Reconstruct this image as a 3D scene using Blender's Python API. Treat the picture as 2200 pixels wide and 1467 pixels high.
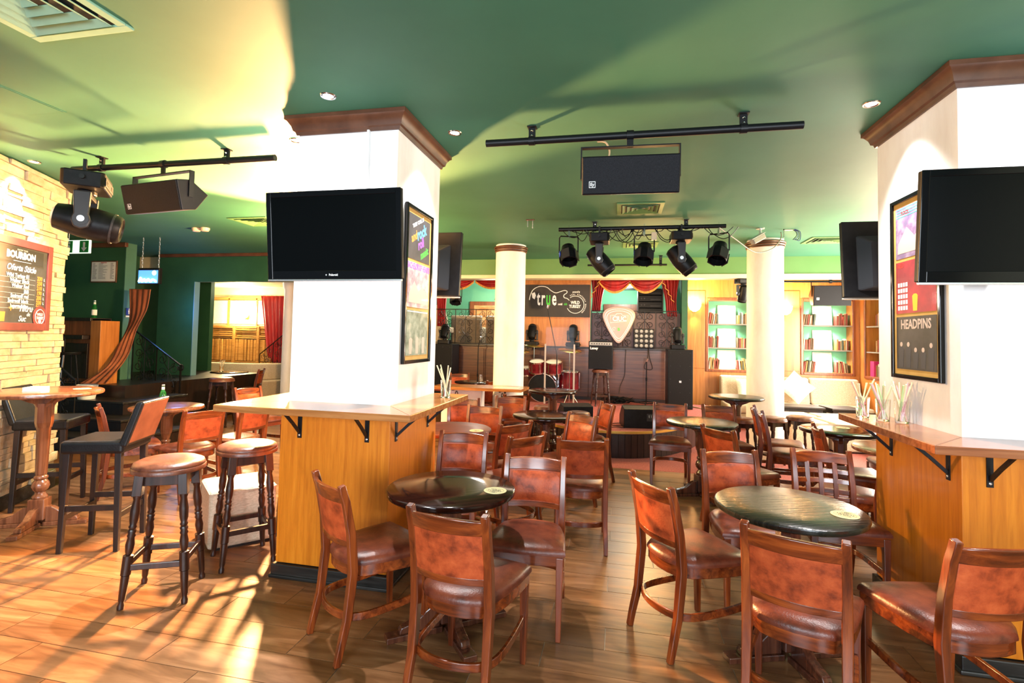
import bpy, bmesh, math, random
from mathutils import Matrix, Vector, Euler
random.seed(7)
for o in list(bpy.data.objects): bpy.data.objects.remove(o, do_unlink=True)
S = bpy.context.scene
COL = S.collection
PI = math.pi
# ---------------------------------------------------------------- camera
cam_d = bpy.data.cameras.new('camera'); cam = bpy.data.objects.new('camera', cam_d); COL.objects.link(cam)
F, CY, YAW, PITCH, ROLL, CX = 1114.3, 678.3, -.2108, .04058, .02141, 1093.6
cam_d.sensor_fit = 'HORIZONTAL'; cam_d.sensor_width = 36.0; cam_d.lens = F/2200*36
cam_d.shift_x = (1100-CX)/2200; cam_d.shift_y = -(733.5-CY)/2200
cam_d.clip_start = .05; cam_d.clip_end = 100
_f = Vector((math.sin(YAW)*math.cos(PITCH), math.cos(YAW)*math.cos(PITCH), math.sin(PITCH)))
_r = Vector((math.cos(YAW), -math.sin(YAW), 0)); _u = _r.cross(_f)
_r2 = math.cos(ROLL)*_r+math.sin(ROLL)*_u; _u2 = -math.sin(ROLL)*_r+math.cos(ROLL)*_u
cam.matrix_world = Matrix(((_r2.x, _u2.x, -_f.x, 0), (_r2.y, _u2.y, -_f.y, 0), (_r2.z, _u2.z, -_f.z, 1.55), (0, 0, 0, 1)))
S.camera = cam
# ---------------------------------------------------------------- view, world, lights
S.view_settings.view_transform = 'Standard'; S.view_settings.look = 'None'
S.view_settings.gamma = 1; S.view_settings.use_curve_mapping = False
S.view_settings.exposure = 0.6
W = bpy.data.worlds.new('daylight'); S.world = W; W.use_nodes = True
bg = W.node_tree.nodes['Background']; bg.inputs[0].default_value = (.62, .86, 1.0, 1); bg.inputs[1].default_value = .22
def light(kind, loc, power, color, size=.1, rot=(0, 0, 0), spot=None, sy=None, blend=.6, name='lamp_light'):
    d = bpy.data.lights.new(name, kind); d.energy = power; d.color = color
    if kind == 'AREA':
        d.size = size
        if sy: d.shape = 'RECTANGLE'; d.size_y = sy
    else: d.shadow_soft_size = size
    if kind == 'SPOT': d.spot_size = spot; d.spot_blend = blend
    o = bpy.data.objects.new(name, d); COL.objects.link(o); o.location = loc; o.rotation_euler = rot
    return o
WARM = (1.0, .66, .30); TUNG = (1.0, .76, .45); COOL = (.82, .91, 1.0); NEUT = (1.0, .93, .84)
# the strong warm lamp behind the near white pillar (its shadows cross floor and ceiling)
light('SPOT', (-3.68, 5.75, 2.22), 3500, (1.0, .51, .19), .12, (math.radians(-90), 0, math.radians(17)), math.radians(91), blend=.2)
light('POINT', (-3.68, 5.80, 2.22), 420, (1.0, .60, .25), .12)  # added weaker warm fill, lifts the ceiling further back
# windows behind the camera and on the right side, outside the frame
light('AREA', (-1.2, -2.6, 1.7), 185, COOL, 2.2, (math.radians(90), 0, 0), sy=1.6, name='window_light')
light('AREA', (2.2, -2.6, 1.7), 165, COOL, 1.6, (math.radians(90), 0, 0), sy=1.6, name='window_light')
light('AREA', (4.35, 8.3, 1.55), 300, (1.0, .88, .72), 2.2, (math.radians(90), 0, math.radians(90)), sy=1.5, name='window_light')
# ceiling downlights round the pillars
DOWN = [(-1.709, 2.726, 1), (-1.135, 3.377, 1), (-2.335, 3.33, 3.2), (1.421, 3.347, 1), (2.05, 2.70, 1), (-4.90, 3.42, 1.6)]
for (x, y, k) in DOWN:
    light('SPOT', (x, y, 2.93), 185*k, (1.0, .96, .95), .03, (0, 0, 0), math.radians(125 if k > 3 else 88), blend=1.0, name='downlight_light')
# back of the room: sconces, shelf lamps, stage and upper deck, far room
for (x, z, p) in [(1.44, 2.27, 170), (3.08, 2.22, 170)]:
    light('POINT', (x, 10.68, z), p, WARM, .06, name='sconce_light')
for (x, y) in [(2.08, 10.98), (3.86, 10.98)]:
    for z in (2.33, 1.86, 1.39): light('SPOT', (x, y-.0, z), 38, NEUT, .02, (0, 0, 0), math.radians(150), name='shelf_light')
light('POINT', (-9.62, 11.6, 2.0), 170, (1.0, .78, .42), .12, name='far_room_light')
light('POINT', (-8.2, 10.0, 2.5), 45, (1.0, .86, .62), .2, name='far_room_light')
light('AREA', (-.2, 9.0, 2.55), 22, (1.0, .8, .62), 2.5, (0, 0, 0), sy=.5, name='stage_light')
light('POINT', (.45, 8.3, 2.0), 70, (1.0, .58, .20), .15, name='ceiling_warm_fill')  # added warm fill with no fixture, tints the ceiling before the stage
light('POINT', (.1, 11.6, 2.6), 60, (.9, 1.0, .92), .2, name='deck_light')
light('POINT', (-2.9, 11.5, 2.5), 55, (1.0, .92, .8), .2, name='deck_light')
light('POINT', (-7.55, 7.75, 1.9), 9, (.12, .35, 1.0), .1, name='sign_light')
light('POINT', (3.0, 6.5, 2.1), 110, (1.0, .74, .42), .25, name='right_room_fill')  # unseen warm fill added to colour the ceiling at the back
# ---------------------------------------------------------------- mesh helpers
class MB:
    def __init__(s): s.v = []; s.f = []; s.m = Matrix.Identity(4)
    def at(s, loc=(0, 0, 0), rot=(0, 0, 0)): s.m = Matrix.Translation(loc) @ Euler(rot).to_matrix().to_4x4(); return s
    def mat(s, m): s.m = m; return s
    def add(s, vs, fs):
        n = len(s.v); s.v += [tuple(s.m @ Vector(v)) for v in vs]; s.f += [tuple(i+n for i in f) for f in fs]; return s
    def box(s, x0, x1, y0, y1, z0, z1):
        return s.add([(x0, y0, z0), (x1, y0, z0), (x1, y1, z0), (x0, y1, z0), (x0, y0, z1), (x1, y0, z1), (x1, y1, z1), (x0, y1, z1)],
                     [(3, 2, 1, 0), (4, 5, 6, 7), (0, 1, 5, 4), (1, 2, 6, 5), (2, 3, 7, 6), (3, 0, 4, 7)])
    def cb(s, c, d): return s.box(c[0]-d[0]/2, c[0]+d[0]/2, c[1]-d[1]/2, c[1]+d[1]/2, c[2]-d[2]/2, c[2]+d[2]/2)
    def hexa(s, lo, hi):  # two quads lower / upper
        return s.add(list(lo)+list(hi), [(3, 2, 1, 0), (4, 5, 6, 7), (0, 1, 5, 4), (1, 2, 6, 5), (2, 3, 7, 6), (3, 0, 4, 7)])
    def prism(s, poly, a, b, ax='z'):
        n = len(poly)
        def p(u, v, w): return (u, v, w) if ax == 'z' else ((u, w, v) if ax == 'y' else (w, u, v))
        vs = [p(u, v, a) for u, v in poly]+[p(u, v, b) for u, v in poly]
        fs = [tuple(range(n-1, -1, -1)), tuple(range(n, 2*n))]+[(i, (i+1) % n, n+(i+1) % n, n+i) for i in range(n)]
        return s.add(vs, fs)
    def lathe(s, prof, n=16, cap=True, a0=0, phase=0):
        vs = []; fs = []; m = len(prof)
        for i in range(n):
            a = 2*PI*i/n+phase
            for r, z in prof: vs.append((r*math.cos(a), r*math.sin(a), z))
        for i in range(n):
            j = (i+1) % n
            for k in range(m-1): fs.append((i*m+k, j*m+k, j*m+k+1, i*m+k+1))
        if cap:
            if prof[0][0] > 1e-6: fs.append(tuple(i*m for i in range(n-1, -1, -1)))
            if prof[-1][0] > 1e-6: fs.append(tuple(i*m+m-1 for i in range(n)))
        return s.add(vs, fs)
    def cyl(s, a, b, r, n=12, r2=None):
        a = Vector(a); b = Vector(b); d = b-a; L = d.length
        q = d.to_track_quat('Z', 'Y').to_matrix().to_4x4(); old = s.m
        s.m = old @ Matrix.Translation(a) @ q
        s.lathe([(r, 0), (r if r2 is None else r2, L)], n); s.m = old; return s
    def lat(s, a, b, prof, n=12):  # lathe along a->b, prof in 0..1 of length
        a = Vector(a); b = Vector(b); d = b-a; L = d.length
        q = d.to_track_quat('Z', 'Y').to_matrix().to_4x4(); old = s.m
        s.m = old @ Matrix.Translation(a) @ q
        s.lathe([(r, z*L) for r, z in prof], n); s.m = old; return s
    def tube(s, pts, r, n=6, up=None, closed=False):
        return s.sweep(pts, [(r*math.cos(2*PI*k/n), r*math.sin(2*PI*k/n)) for k in range(n)], up, closed)
    def sweep(s, pts, sec, up=None, closed=False, scale=None):
        pts = [Vector(p) for p in pts]; N = len(pts); m = len(sec); vs = []; fs = []
        prev = None
        for i, p in enumerate(pts):
            if closed: t = pts[(i+1) % N]-pts[i-1]
            else: t = pts[min(i+1, N-1)]-pts[max(i-1, 0)]
            if t.length < 1e-9: t = Vector((0, 0, 1))
            t.normalize()
            if up is not None: u = Vector(up)
            elif prev is None: u = Vector((0, 0, 1)) if abs(t.z) < .9 else Vector((1, 0, 0))
            else: u = prev
            x = u.cross(t)
            if x.length < 1e-6: x = Vector((1, 0, 0)).cross(t)
            x.normalize(); y = t.cross(x); prev = y
            k = 1 if scale is None else scale[i]
            for a, b in sec: vs.append(p+x*a*k+y*b*k)
        for i in range(N if closed else N-1):
            j = (i+1) % N
            for q in range(m): fs.append((i*m+q, i*m+(q+1) % m, j*m+(q+1) % m, j*m+q))
        if not closed: fs.append(tuple(range(m-1, -1, -1))); fs.append(tuple((N-1)*m+q for q in range(m)))
        return s.add(vs, fs)
    def bar(s, pts, w, h, up=(0, 0, 1), scale=None): return s.sweep(pts, [(-w/2, -h/2), (w/2, -h/2), (w/2, h/2), (-w/2, h/2)], up, False, scale)
    def grid(s, fn, nu, nv, thick=0):
        vs = [fn(i/nu, j/nv) for j in range(nv+1) for i in range(nu+1)]; w = nu+1
        fs = [(j*w+i, j*w+i+1, (j+1)*w+i+1, (j+1)*w+i) for j in range(nv) for i in range(nu)]
        return s.add(vs, fs)
    def sphere(s, c, r, n=12, m=8, sc=(1, 1, 1)):
        old = s.m; s.m = old @ Matrix.Translation(c) @ Matrix.Diagonal((sc[0], sc[1], sc[2], 1))
        s.lathe([(max(r*math.sin(PI*k/m), 1e-7), -r*math.cos(PI*k/m)) for k in range(m+1)], n, cap=False); s.m = old; return s
    def text(s, txt, size, m, depth=.001, align='CENTER', shear=0, bold=0, sx=1, base=False):
        c = bpy.data.curves.new('t', 'FONT'); c.body = txt; c.size = size; c.extrude = depth; c.align_x = align; c.align_y = 'BOTTOM_BASELINE' if base else 'CENTER'
        c.shear = shear; c.offset = bold; c.resolution_u = 2
        o = bpy.data.objects.new('t', c); COL.objects.link(o)
        dg = bpy.context.evaluated_depsgraph_get(); me = bpy.data.meshes.new_from_object(o.evaluated_get(dg))
        old = s.m; s.m = old @ m @ Matrix.Diagonal((sx, 1, 1, 1))
        s.add([v.co[:] for v in me.vertices], [tuple(p.vertices) for p in me.polygons]); s.m = old
        bpy.data.objects.remove(o); bpy.data.curves.remove(c); bpy.data.meshes.remove(me); return s
    def mesh(s, name, smooth=0):
        me = bpy.data.meshes.new(name); me.from_pydata(s.v, [], s.f); me.validate(); 
        b = bmesh.new(); b.from_mesh(me); bmesh.ops.recalc_face_normals(b, faces=b.faces); b.to_mesh(me); b.free()
        if smooth:
            me.polygons.foreach_set('use_smooth', [True]*len(me.polygons)); me.set_sharp_from_angle(angle=math.radians(smooth))
        me.update(); return me
    def build(s, name, mat, parent=None, smooth=0, bevel=0, seg=2, sub=0, solid=0):
        o = bpy.data.objects.new(name, s.mesh(name, smooth)); COL.objects.link(o)
        if mat is not None: o.data.materials.append(mat)
        if parent is not None: o.parent = parent
        if solid: md = o.modifiers.new('thickness', 'SOLIDIFY'); md.thickness = solid; md.offset = 0
        if bevel:
            md = o.modifiers.new('bevel', 'BEVEL'); md.width = bevel; md.segments = seg; md.limit_method = 'ANGLE'; md.angle_limit = math.radians(40)
        if sub: md = o.modifiers.new('sub', 'SUBSURF'); md.levels = sub; md.render_levels = sub
        return o
def tag(o, label=None, cat=None, group=None, kind=None):
    if label: o['label'] = label
    if cat: o['category'] = cat
    if group: o['group'] = group
    if kind: o['kind'] = kind
    return o
def thing(name, loc, rz, label, cat, group=None):
    o = bpy.data.objects.new(name, None); COL.objects.link(o); o.location = loc; o.rotation_euler = (0, 0, rz); o.empty_display_size = .1
    return tag(o, label, cat, group)
def copy_tree(o, parent=None):
    c = o.copy(); COL.objects.link(c)
    if parent is not None: c.parent = parent
    for ch in list(o.children): copy_tree(ch, c)
    return c
def dup(o, loc, rz, label, group=None):
    c = copy_tree(o); c.location = loc; c.rotation_euler = (0, 0, rz); c['label'] = label
    if group: c['group'] = group
    return c
def face(d): return math.atan2(-d[0], d[1])     # z rotation that turns local +Y towards d
def T(x, y, z, rx=0, ry=0, rz=0): return Matrix.Translation((x, y, z)) @ Euler((rx, ry, rz)).to_matrix().to_4x4()
def arc(c, r, a0, a1, n): return [(c[0]+r*math.cos(a0+(a1-a0)*i/n), c[1]+r*math.sin(a0+(a1-a0)*i/n)) for i in range(n+1)]
UP_Y = (math.radians(90), 0, 0)   # text standing, read from -Y
# ---------------------------------------------------------------- materials
def newmat(name):
    m = bpy.data.materials.new(name); m.use_nodes = True; nt = m.node_tree
    return m, nt, nt.nodes['Principled BSDF']
def plain(name, c, rough=.5, metal=0, emit=0, ecol=None, trans=0, ior=1.45, coat=0, alpha=1, spec=None):
    m, nt, b = newmat(name); b.inputs['Base Color'].default_value = (*c, 1); b.inputs['Roughness'].default_value = rough; b.inputs['Metallic'].default_value = metal
    if emit: b.inputs['Emission Color'].default_value = (*(ecol or c), 1); b.inputs['Emission Strength'].default_value = emit
    if trans: b.inputs['Transmission Weight'].default_value = trans; b.inputs['IOR'].default_value = ior
    if coat: b.inputs['Coat Weight'].default_value = coat; b.inputs['Coat Roughness'].default_value = .1
    if alpha < 1: b.inputs['Alpha'].default_value = alpha
    if spec is not None: b.inputs['Specular IOR Level'].default_value = spec
    m.diffuse_color = (*c, 1); return m
def ramp(nt, fac, stops):
    r = nt.nodes.new('ShaderNodeValToRGB'); e = r.color_ramp.elements
    e[0].position, e[0].color = stops[0][0], (*stops[0][1], 1); e[1].position, e[1].color = stops[-1][0], (*stops[-1][1], 1)
    for p, c in stops[1:-1]: q = e.new(p); q.color = (*c, 1)
    nt.links.new(fac, r.inputs[0]); return r.outputs[0]
def noisy(name, stops, scale=(4, 4, 4), detail=4, rough=.5, bump=0, bscale=None, coord='Object', metal=0, coat=0, dist=0, rr=None, randomize=0, nscale=1, spec=None):
    """noise-driven colour; scale per axis stretches it into grain"""
    m, nt, b = newmat(name); N = nt.nodes; L = nt.links
    tc = N.new('ShaderNodeTexCoord'); mp = N.new('ShaderNodeMapping'); mp.inputs['Scale'].default_value = scale
    L.new(tc.outputs[coord], mp.inputs[0])
    vec = mp.outputs[0]
    if randomize:
        oi = N.new('ShaderNodeObjectInfo'); ad = N.new('ShaderNodeVectorMath'); ad.operation = 'ADD'
        ml = N.new('ShaderNodeMath'); ml.operation = 'MULTIPLY'; ml.inputs[1].default_value = 53; L.new(oi.outputs['Random'], ml.inputs[0])
        L.new(vec, ad.inputs[0]); L.new(ml.outputs[0], ad.inputs[1]); vec = ad.outputs[0]
    n = N.new('ShaderNodeTexNoise'); n.inputs['Scale'].default_value = nscale; n.inputs['Detail'].default_value = detail; n.inputs['Distortion'].default_value = dist
    n.inputs['Roughness'].default_value = .6
    L.new(vec, n.inputs['Vector']); col = ramp(nt, n.outputs['Fac'], stops)
    if randomize:
        hs = N.new('ShaderNodeHueSaturation'); mr = N.new('ShaderNodeMapRange'); mr.inputs[3].default_value = 1-randomize; mr.inputs[4].default_value = 1+randomize
        L.new(oi.outputs['Random'], mr.inputs[0]); L.new(mr.outputs[0], hs.inputs['Value']); L.new(col, hs.inputs['Color']); col = hs.outputs[0]
    L.new(col, b.inputs['Base Color'])
    b.inputs['Roughness'].default_value = rough; b.inputs['Metallic'].default_value = metal
    if spec is not None: b.inputs['Specular IOR Level'].default_value = spec
    if coat: b.inputs['Coat Weight'].default_value = coat; b.inputs['Coat Roughness'].default_value = .12
    if rr:
        q = N.new('ShaderNodeMapRange'); q.inputs[3].default_value, q.inputs[4].default_value = rr; L.new(n.outputs['Fac'], q.inputs[0]); L.new(q.outputs[0], b.inputs['Roughness'])
    if bump:
        bp = N.new('ShaderNodeBump'); bp.inputs['Strength'].default_value = bump; bp.inputs['Distance'].default_value = .01
        src = n.outputs['Fac']
        if bscale:
            n2 = N.new('ShaderNodeTexNoise'); n2.inputs['Scale'].default_value = bscale; n2.inputs['Detail'].default_value = 3; L.new(tc.outputs[coord], n2.inputs['Vector']); src = n2.outputs['Fac']
        L.new(src, bp.inputs['Height']); L.new(bp.outputs[0], b.inputs['Normal'])
    c = stops[len(stops)//2][1]; m.diffuse_color = (*c, 1); return m
M = {}
def wood(name, dark, mid, lite, axis='z', rough=.35, grain=1, coat=.15, randomize=0, bump=.06):
    a, g = 1.6*grain, 26*grain
    sc = {'x': (a, g, g), 'y': (g, a, g), 'z': (g, g, a)}[axis]
    return noisy(name, [(.28, dark), (.5, mid), (.72, lite)], sc, 5, rough, bump, coat=coat, dist=.6, randomize=randomize)
CH = ((.032, .006, .002), (.15, .026, .005), (.30, .062, .010))
M['chair_wood'] = wood('chair stained wood', *CH, axis='z', rough=.28, coat=.35, randomize=.12)
M['chair_wood_x'] = wood('chair stained wood rails', *CH, axis='x', rough=.26, coat=.4, randomize=.12)
M['leather'] = noisy('brown mottled leather', [(.3, (.15, .022, .006)), (.5, (.36, .056, .014)), (.75, (.50, .095, .025))], (14, 14, 14), 4, .42, .12, 120, randomize=.12, spec=.35)
M['seat_leather'] = noisy('dark worn seat leather', [(.3, (.045, .009, .004)), (.5, (.12, .024, .010)), (.78, (.20, .046, .018))], (11, 11, 11), 4, .36, .12, 120, randomize=.12, spec=.4)
M['leather_red'] = noisy('reddish seat leather', [(.3, (.05, .015, .01)), (.55, (.15, .045, .022)), (.8, (.23, .08, .045))], (12, 12, 12), 4, .34, .1, 120)
M['black_leather'] = noisy('black leather', [(.3, (.005, .005, .0055)), (.7, (.012, .012, .013))], (10, 10, 10), 3, .34, .1, 90, spec=.35)
M['stool_wood'] = wood('dark turned stool wood', (.008, .003, .002), (.03, .01, .006), (.07, .022, .012), rough=.3, coat=.1)
M['black_wood'] = wood('black brown painted wood', (.006, .004, .003), (.014, .007, .005), (.03, .012, .008), rough=.38, coat=0)
M['table_dark'] = noisy('dark varnished table top', [(.3, (.006, .002, .0015)), (.6, (.02, .006, .004)), (.8, (.04, .013, .008))], (2.5, 40, 2.5), 4, .12, .02, dist=.4, spec=.2)
M['table_black'] = noisy('black brown grained table top', [(.3, (.005, .006, .004)), (.6, (.016, .016, .011)), (.85, (.05, .045, .028))], (4, 70, 4), 5, .22, .25, dist=.3, spec=.35)
M['table_red'] = noisy('red brown worn table top', [(.3, (.05, .008, .006)), (.6, (.12, .02, .012)), (.85, (.2, .05, .03))], (3, 30, 3), 5, .4, .05, spec=.3)
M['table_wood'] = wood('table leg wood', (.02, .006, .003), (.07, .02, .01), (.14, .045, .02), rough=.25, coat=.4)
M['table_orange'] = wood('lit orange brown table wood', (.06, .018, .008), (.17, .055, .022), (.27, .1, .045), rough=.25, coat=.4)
M['veneer'] = wood('amber oak veneer', (.46, .12, .005), (.58, .17, .008), (.68, .22, .014), rough=.32, grain=1.6, coat=.2, bump=.03)
M['veneer_dark'] = wood('brown veneer panel', (.12, .03, .009), (.20, .052, .015), (.29, .085, .025), rough=.35, grain=1.2)
M['stage_panel'] = wood('dark brown stage panel', (.04, .012, .005), (.085, .026, .011), (.14, .048, .02), axis='x', rough=.35, grain=1.0)
M['veneer_mid'] = wood('honey veneer wall', (.32, .10, .018), (.43, .15, .03), (.53, .20, .045), rough=.35, grain=.9)
M['counter'] = noisy('oak counter board', [(.3, (.24, .08, .018)), (.5, (.38, .14, .035)), (.75, (.5, .22, .07))], (2, 34, 30), 5, .22, .06, dist=.5, coat=.35)
M['counter_red'] = noisy('reddish counter board', [(.3, (.17, .05, .018)), (.5, (.29, .095, .035)), (.75, (.38, .15, .06))], (2, 34, 30), 5, .22, .06, dist=.5, coat=.35)
M['crown'] = noisy('brown crown moulding', [(.3, (.07, .025, .012)), (.7, (.15, .06, .03))], (6, 6, 6), 4, .35)
M['plaster'] = noisy('white sponged plaster', [(.3, (.78, .73, .71)), (.5, (.87, .84, .83)), (.7, (.92, .91, .91))], (5, 5, 1.6), 6, .55, .06, 30)
M['ceiling'] = noisy('green painted ceiling', [(.35, (.044, .165, .098)), (.65, (.053, .19, .114))], (1.2, 1.2, 1.2), 5, .62, .03, 9, spec=.35)
M['beam'] = noisy('lit green beam paint', [(.35, (.095, .22, .065)), (.65, (.115, .25, .08))], (1.2, 1.2, 1.2), 5, .6)  # green lightened to stand for lamp light falling on the beam
M['green_wall'] = noisy('green painted wall', [(.35, (.018, .075, .036)), (.65, (.026, .098, .046))], (1.5, 1.5, 1.5), 4, .55, spec=.35)
M['green_pale'] = noisy('mint green wall', [(.35, (.12, .42, .24)), (.65, (.15, .48, .28))], (1.5, 1.5, 1.5), 4, .6)
M['cream'] = noisy('cream paint', [(.35, (.62, .56, .36)), (.65, (.70, .64, .44))], (3, 3, 3), 3, .5)
M['skirt'] = wood('black worn skirting', (.004, .004, .004), (.014, .012, .01), (.05, .045, .04), axis='x', rough=.4)
M['iron'] = plain('black wrought iron', (.012, .012, .013), .42, .6)
M['black_metal'] = plain('black powder coated metal', (.006, .006, .007), .4, 0, spec=.25)
M['black_plastic'] = noisy('black plastic', [(.3, (.004, .004, .005)), (.7, (.008, .008, .0095))], (20, 20, 20), 2, .4, .03, spec=.18)
M['grey_plastic'] = plain('dark grey plastic', (.028, .028, .032), .38, spec=.3)
M['gloss_black'] = plain('piano black bezel', (.003, .003, .0035), .1, spec=.3)
M['screen'] = plain('dark screen glass', (.0015, .0018, .002), .2, spec=.16)
M['chrome'] = plain('chrome', (.8, .8, .82), .12, 1)
M['silver'] = plain('silver trim', (.75, .74, .73), .25, .8)
M['white'] = plain('white print', (.85, .85, .84), .6)
M['cream_print'] = noisy('cream paper coaster', [(.3, (.62, .52, .25)), (.7, (.72, .62, .34))], (20, 20, 20), 2, .6)
M['black_print'] = plain('black print', (.01, .01, .01), .6)
M['green_print'] = plain('green print', (.05, .5, .04), .6)
M['glass'] = plain('clear glass', (1, 1, 1), .02, trans=1, ior=1.45)
_m, _nt, _b = newmat('clear acrylic sheet'); _tr = _nt.nodes.new('ShaderNodeBsdfTransparent'); _gl = _nt.nodes.new('ShaderNodeBsdfGlossy'); _gl.inputs['Roughness'].default_value = .05; _mx = _nt.nodes.new('ShaderNodeMixShader'); _mx.inputs[0].default_value = .002
_nt.links.new(_tr.outputs[0], _mx.inputs[1]); _nt.links.new(_gl.outputs[0], _mx.inputs[2]); _nt.links.new(_mx.outputs[0], _nt.nodes['Material Output'].inputs[0]); M['acrylic'] = _m
M['fabric_beige'] = noisy('beige woven upholstery', [(.35, (.44, .345, .24)), (.65, (.56, .46, .34))], (60, 60, 60), 3, .85, .2, 160)
M['fabric_cube'] = noisy('linen weave', [(.3, (.40, .31, .21)), (.7, (.58, .47, .35))], (40, 40, 120), 4, .9, .3, 200)
M['pillow'] = noisy('pale cushion cloth', [(.35, (.68, .6, .46)), (.65, (.78, .71, .58))], (30, 30, 30), 3, .85, .1, 120)
M['red_curtain'] = noisy('red velvet', [(.3, (.20, .004, .006)), (.7, (.42, .012, .014))], (14, 14, 2), 3, .55)
M['gold_fringe'] = noisy('gold fringe', [(.3, (.45, .16, .02)), (.7, (.75, .34, .05))], (60, 60, 20), 3, .6, .3)
M['carpet'] = noisy('red stage carpet', [(.3, (.20, .035, .03)), (.5, (.32, .07, .06)), (.7, (.42, .13, .11))], (60, 60, 60), 4, .9, .3, 220)
M['stage_side'] = noisy('dark stage boards', [(.3, (.008, .003, .002)), (.7, (.03, .012, .007))], (30, 30, 2), 4, .4)
M['gold'] = plain('brass edge strip', (.75, .48, .10), .3, .7)
M['drape'] = noisy('rust drape cloth', [(.3, (.17, .04, .014)), (.55, (.30, .08, .028)), (.8, (.40, .14, .06))], (5, 5, 2), 4, .7, .1, 60)
M['board_red'] = noisy('red board frame', [(.3, (.13, .018, .014)), (.7, (.22, .035, .028))], (10, 10, 10), 4, .5)
M['chalk'] = noisy('dark slate board', [(.3, (.035, .035, .03)), (.7, (.065, .06, .052))], (8, 8, 8), 4, .7)
M['orange_print'] = plain('orange paint', (.75, .23, .03), .6)
M['red_print'] = plain('red paint', (.55, .02, .02), .5)
M['blue_print'] = plain('blue enamel', (.02, .03, .22), .4)
M['grout'] = noisy('pale grout', [(.3, (.36, .28, .19)), (.7, (.46, .37, .27))], (20, 20, 20), 3, .8)
M['tile'] = noisy('wood-look floor tile', [(.25, (.065, .024, .008)), (.5, (.18, .075, .027)), (.75, (.31, .145, .06))], (1.4, 11, 5), 6, .3, .05, dist=1.2, randomize=.16, rr=(.22, .42))
M['stone'] = noisy('cream split stone', [(.2, (.38, .26, .13)), (.5, (.55, .43, .28)), (.8, (.66, .55, .41))], (9, 9, 14), 5, .75, .5, 26, randomize=.1)
M['straw_pale'] = plain('pale straw', (.78, .68, .42), .5)
M['straw_pink'] = plain('pink striped straw', (.80, .42, .42), .5)
M['straw_green'] = plain('green striped straw', (.52, .66, .30), .5)
M['bulb'] = plain('warm glowing lamp', (1, .8, .5), .5, emit=14, ecol=(1, .62, .22))
M['bulb_white'] = plain('glowing spot lamp', (1, 1, 1), .5, emit=22, ecol=(.93, .96, 1))
M['crate'] = wood('pale crate wood', (.30, .13, .025), (.42, .20, .045), (.52, .28, .08), rough=.5, axis='x', coat=0)
M['bottle'] = plain('green bottle glass', (.02, .30, .05), .05, trans=.7)
M['paper'] = plain('paper', (.8, .78, .72), .8)
# ================================================================ THE SETTING
CE = 2.955
def struct(mb, name, mat, parent=None, **k):
    o = mb.build(name, mat, parent, **k)
    if parent is None: o['kind'] = 'structure'
    return o
# ---- floor: grout slab with tiles laid on it
floor = struct(MB().box(-13.5, 5.5, -3.5, 13.2, -.05, -.004), 'floor', M['grout'])
tiles = []
row = 0; y = 1.88-.205*26
while y < 13.1:
    off = [0, .3, .6, .3, 0, .6, .3][row % 7]; x = -2.455-.9*13+off
    while x < 5.4:
        if not (y > 6.45 and -2.2 < x < 3.2 and y < 10.4): tiles.append((x, y))
        x += .9
    row += 1; y += .205
ci = cam.matrix_world.inverted()
def px(p):
    v = ci @ Vector(p); return (CX+F*v.x/-v.z, CY-F*v.y/-v.z) if v.z < -.2 else (-9999, 0)
vis = []
for (x, y) in tiles:
    best = 0
    for fx in (.1, .45, .8):
        a = px((x+fx, y+.1, 0))
        if -40 < a[0] < 2240 and a[1] < 1560: best = 1
    if best and not (-2.0 < x+.45 < -1.5 and 3.05 < y < 3.6): vis.append((math.hypot(x+.45, y), x, y))
vis.sort(); keep = {(x, y) for _, x, y in vis[:300]}
def tile_bm(mb, x, y): mb.box(x+.002, x+.898, y+.002, y+.203, -.012, 0)
tm = MB(); tm.box(-.448, .448, -.1005, .1005, -.012, 0); tme = tm.mesh('tile'); tme.materials.append(M['tile'])
rest = MB()
for (x, y) in tiles:
    if (x, y) in keep:
        o = bpy.data.objects.new('floor_tile', tme); COL.objects.link(o); o.location = (x+.45, y+.1025, 0); o.parent = floor
    else: tile_bm(rest, x, y)
o = rest.build('floor_tiles', M['tile'], floor); o['kind'] = 'stuff'
struct(MB().box(-2.3, 4.4, 6.45, 10.5, -.02, .001), 'carpet_floor', M['carpet'], floor)
# ---- ceiling
ceil = struct(MB().box(-13.5, 5.5, -3.5, 13.2, CE, CE+.1), 'ceiling', M['ceiling'])
struct(MB().box(-13.0, -4.62, 8.32, 12.1, 2.70, CE-.01), 'far_ceiling', M['cream'], ceil)
hp = thing('ceiling_hatch', (-3.70, 2.46, CE), 0, 'flush painted access hatch in the ceiling above the stone wall', 'hatch')
MB().box(-.135, .135, -.175, .175, -.006, .0).build('hatch_panel', M['ceiling'], hp)
MB().box(-.15, -.139, -.19, .19, -.004, 0).box(.139, .15, -.19, .19, -.004, 0).box(-.139, .139, -.19, -.179, -.004, 0).box(-.139, .139, .179, .19, -.004, 0).build('hatch_frame', M['ceiling'], hp)
# ---- beam across the room
bm = struct(MB().box(-4.55, 4.45, 9.15, 9.42, 2.672, CE), 'ceiling_beam', M['beam'])
struct(MB().box(-4.55, 4.45, 9.13, 9.44, 2.605, 2.672), 'trim_1', M['cream'], bevel=.006)
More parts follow.
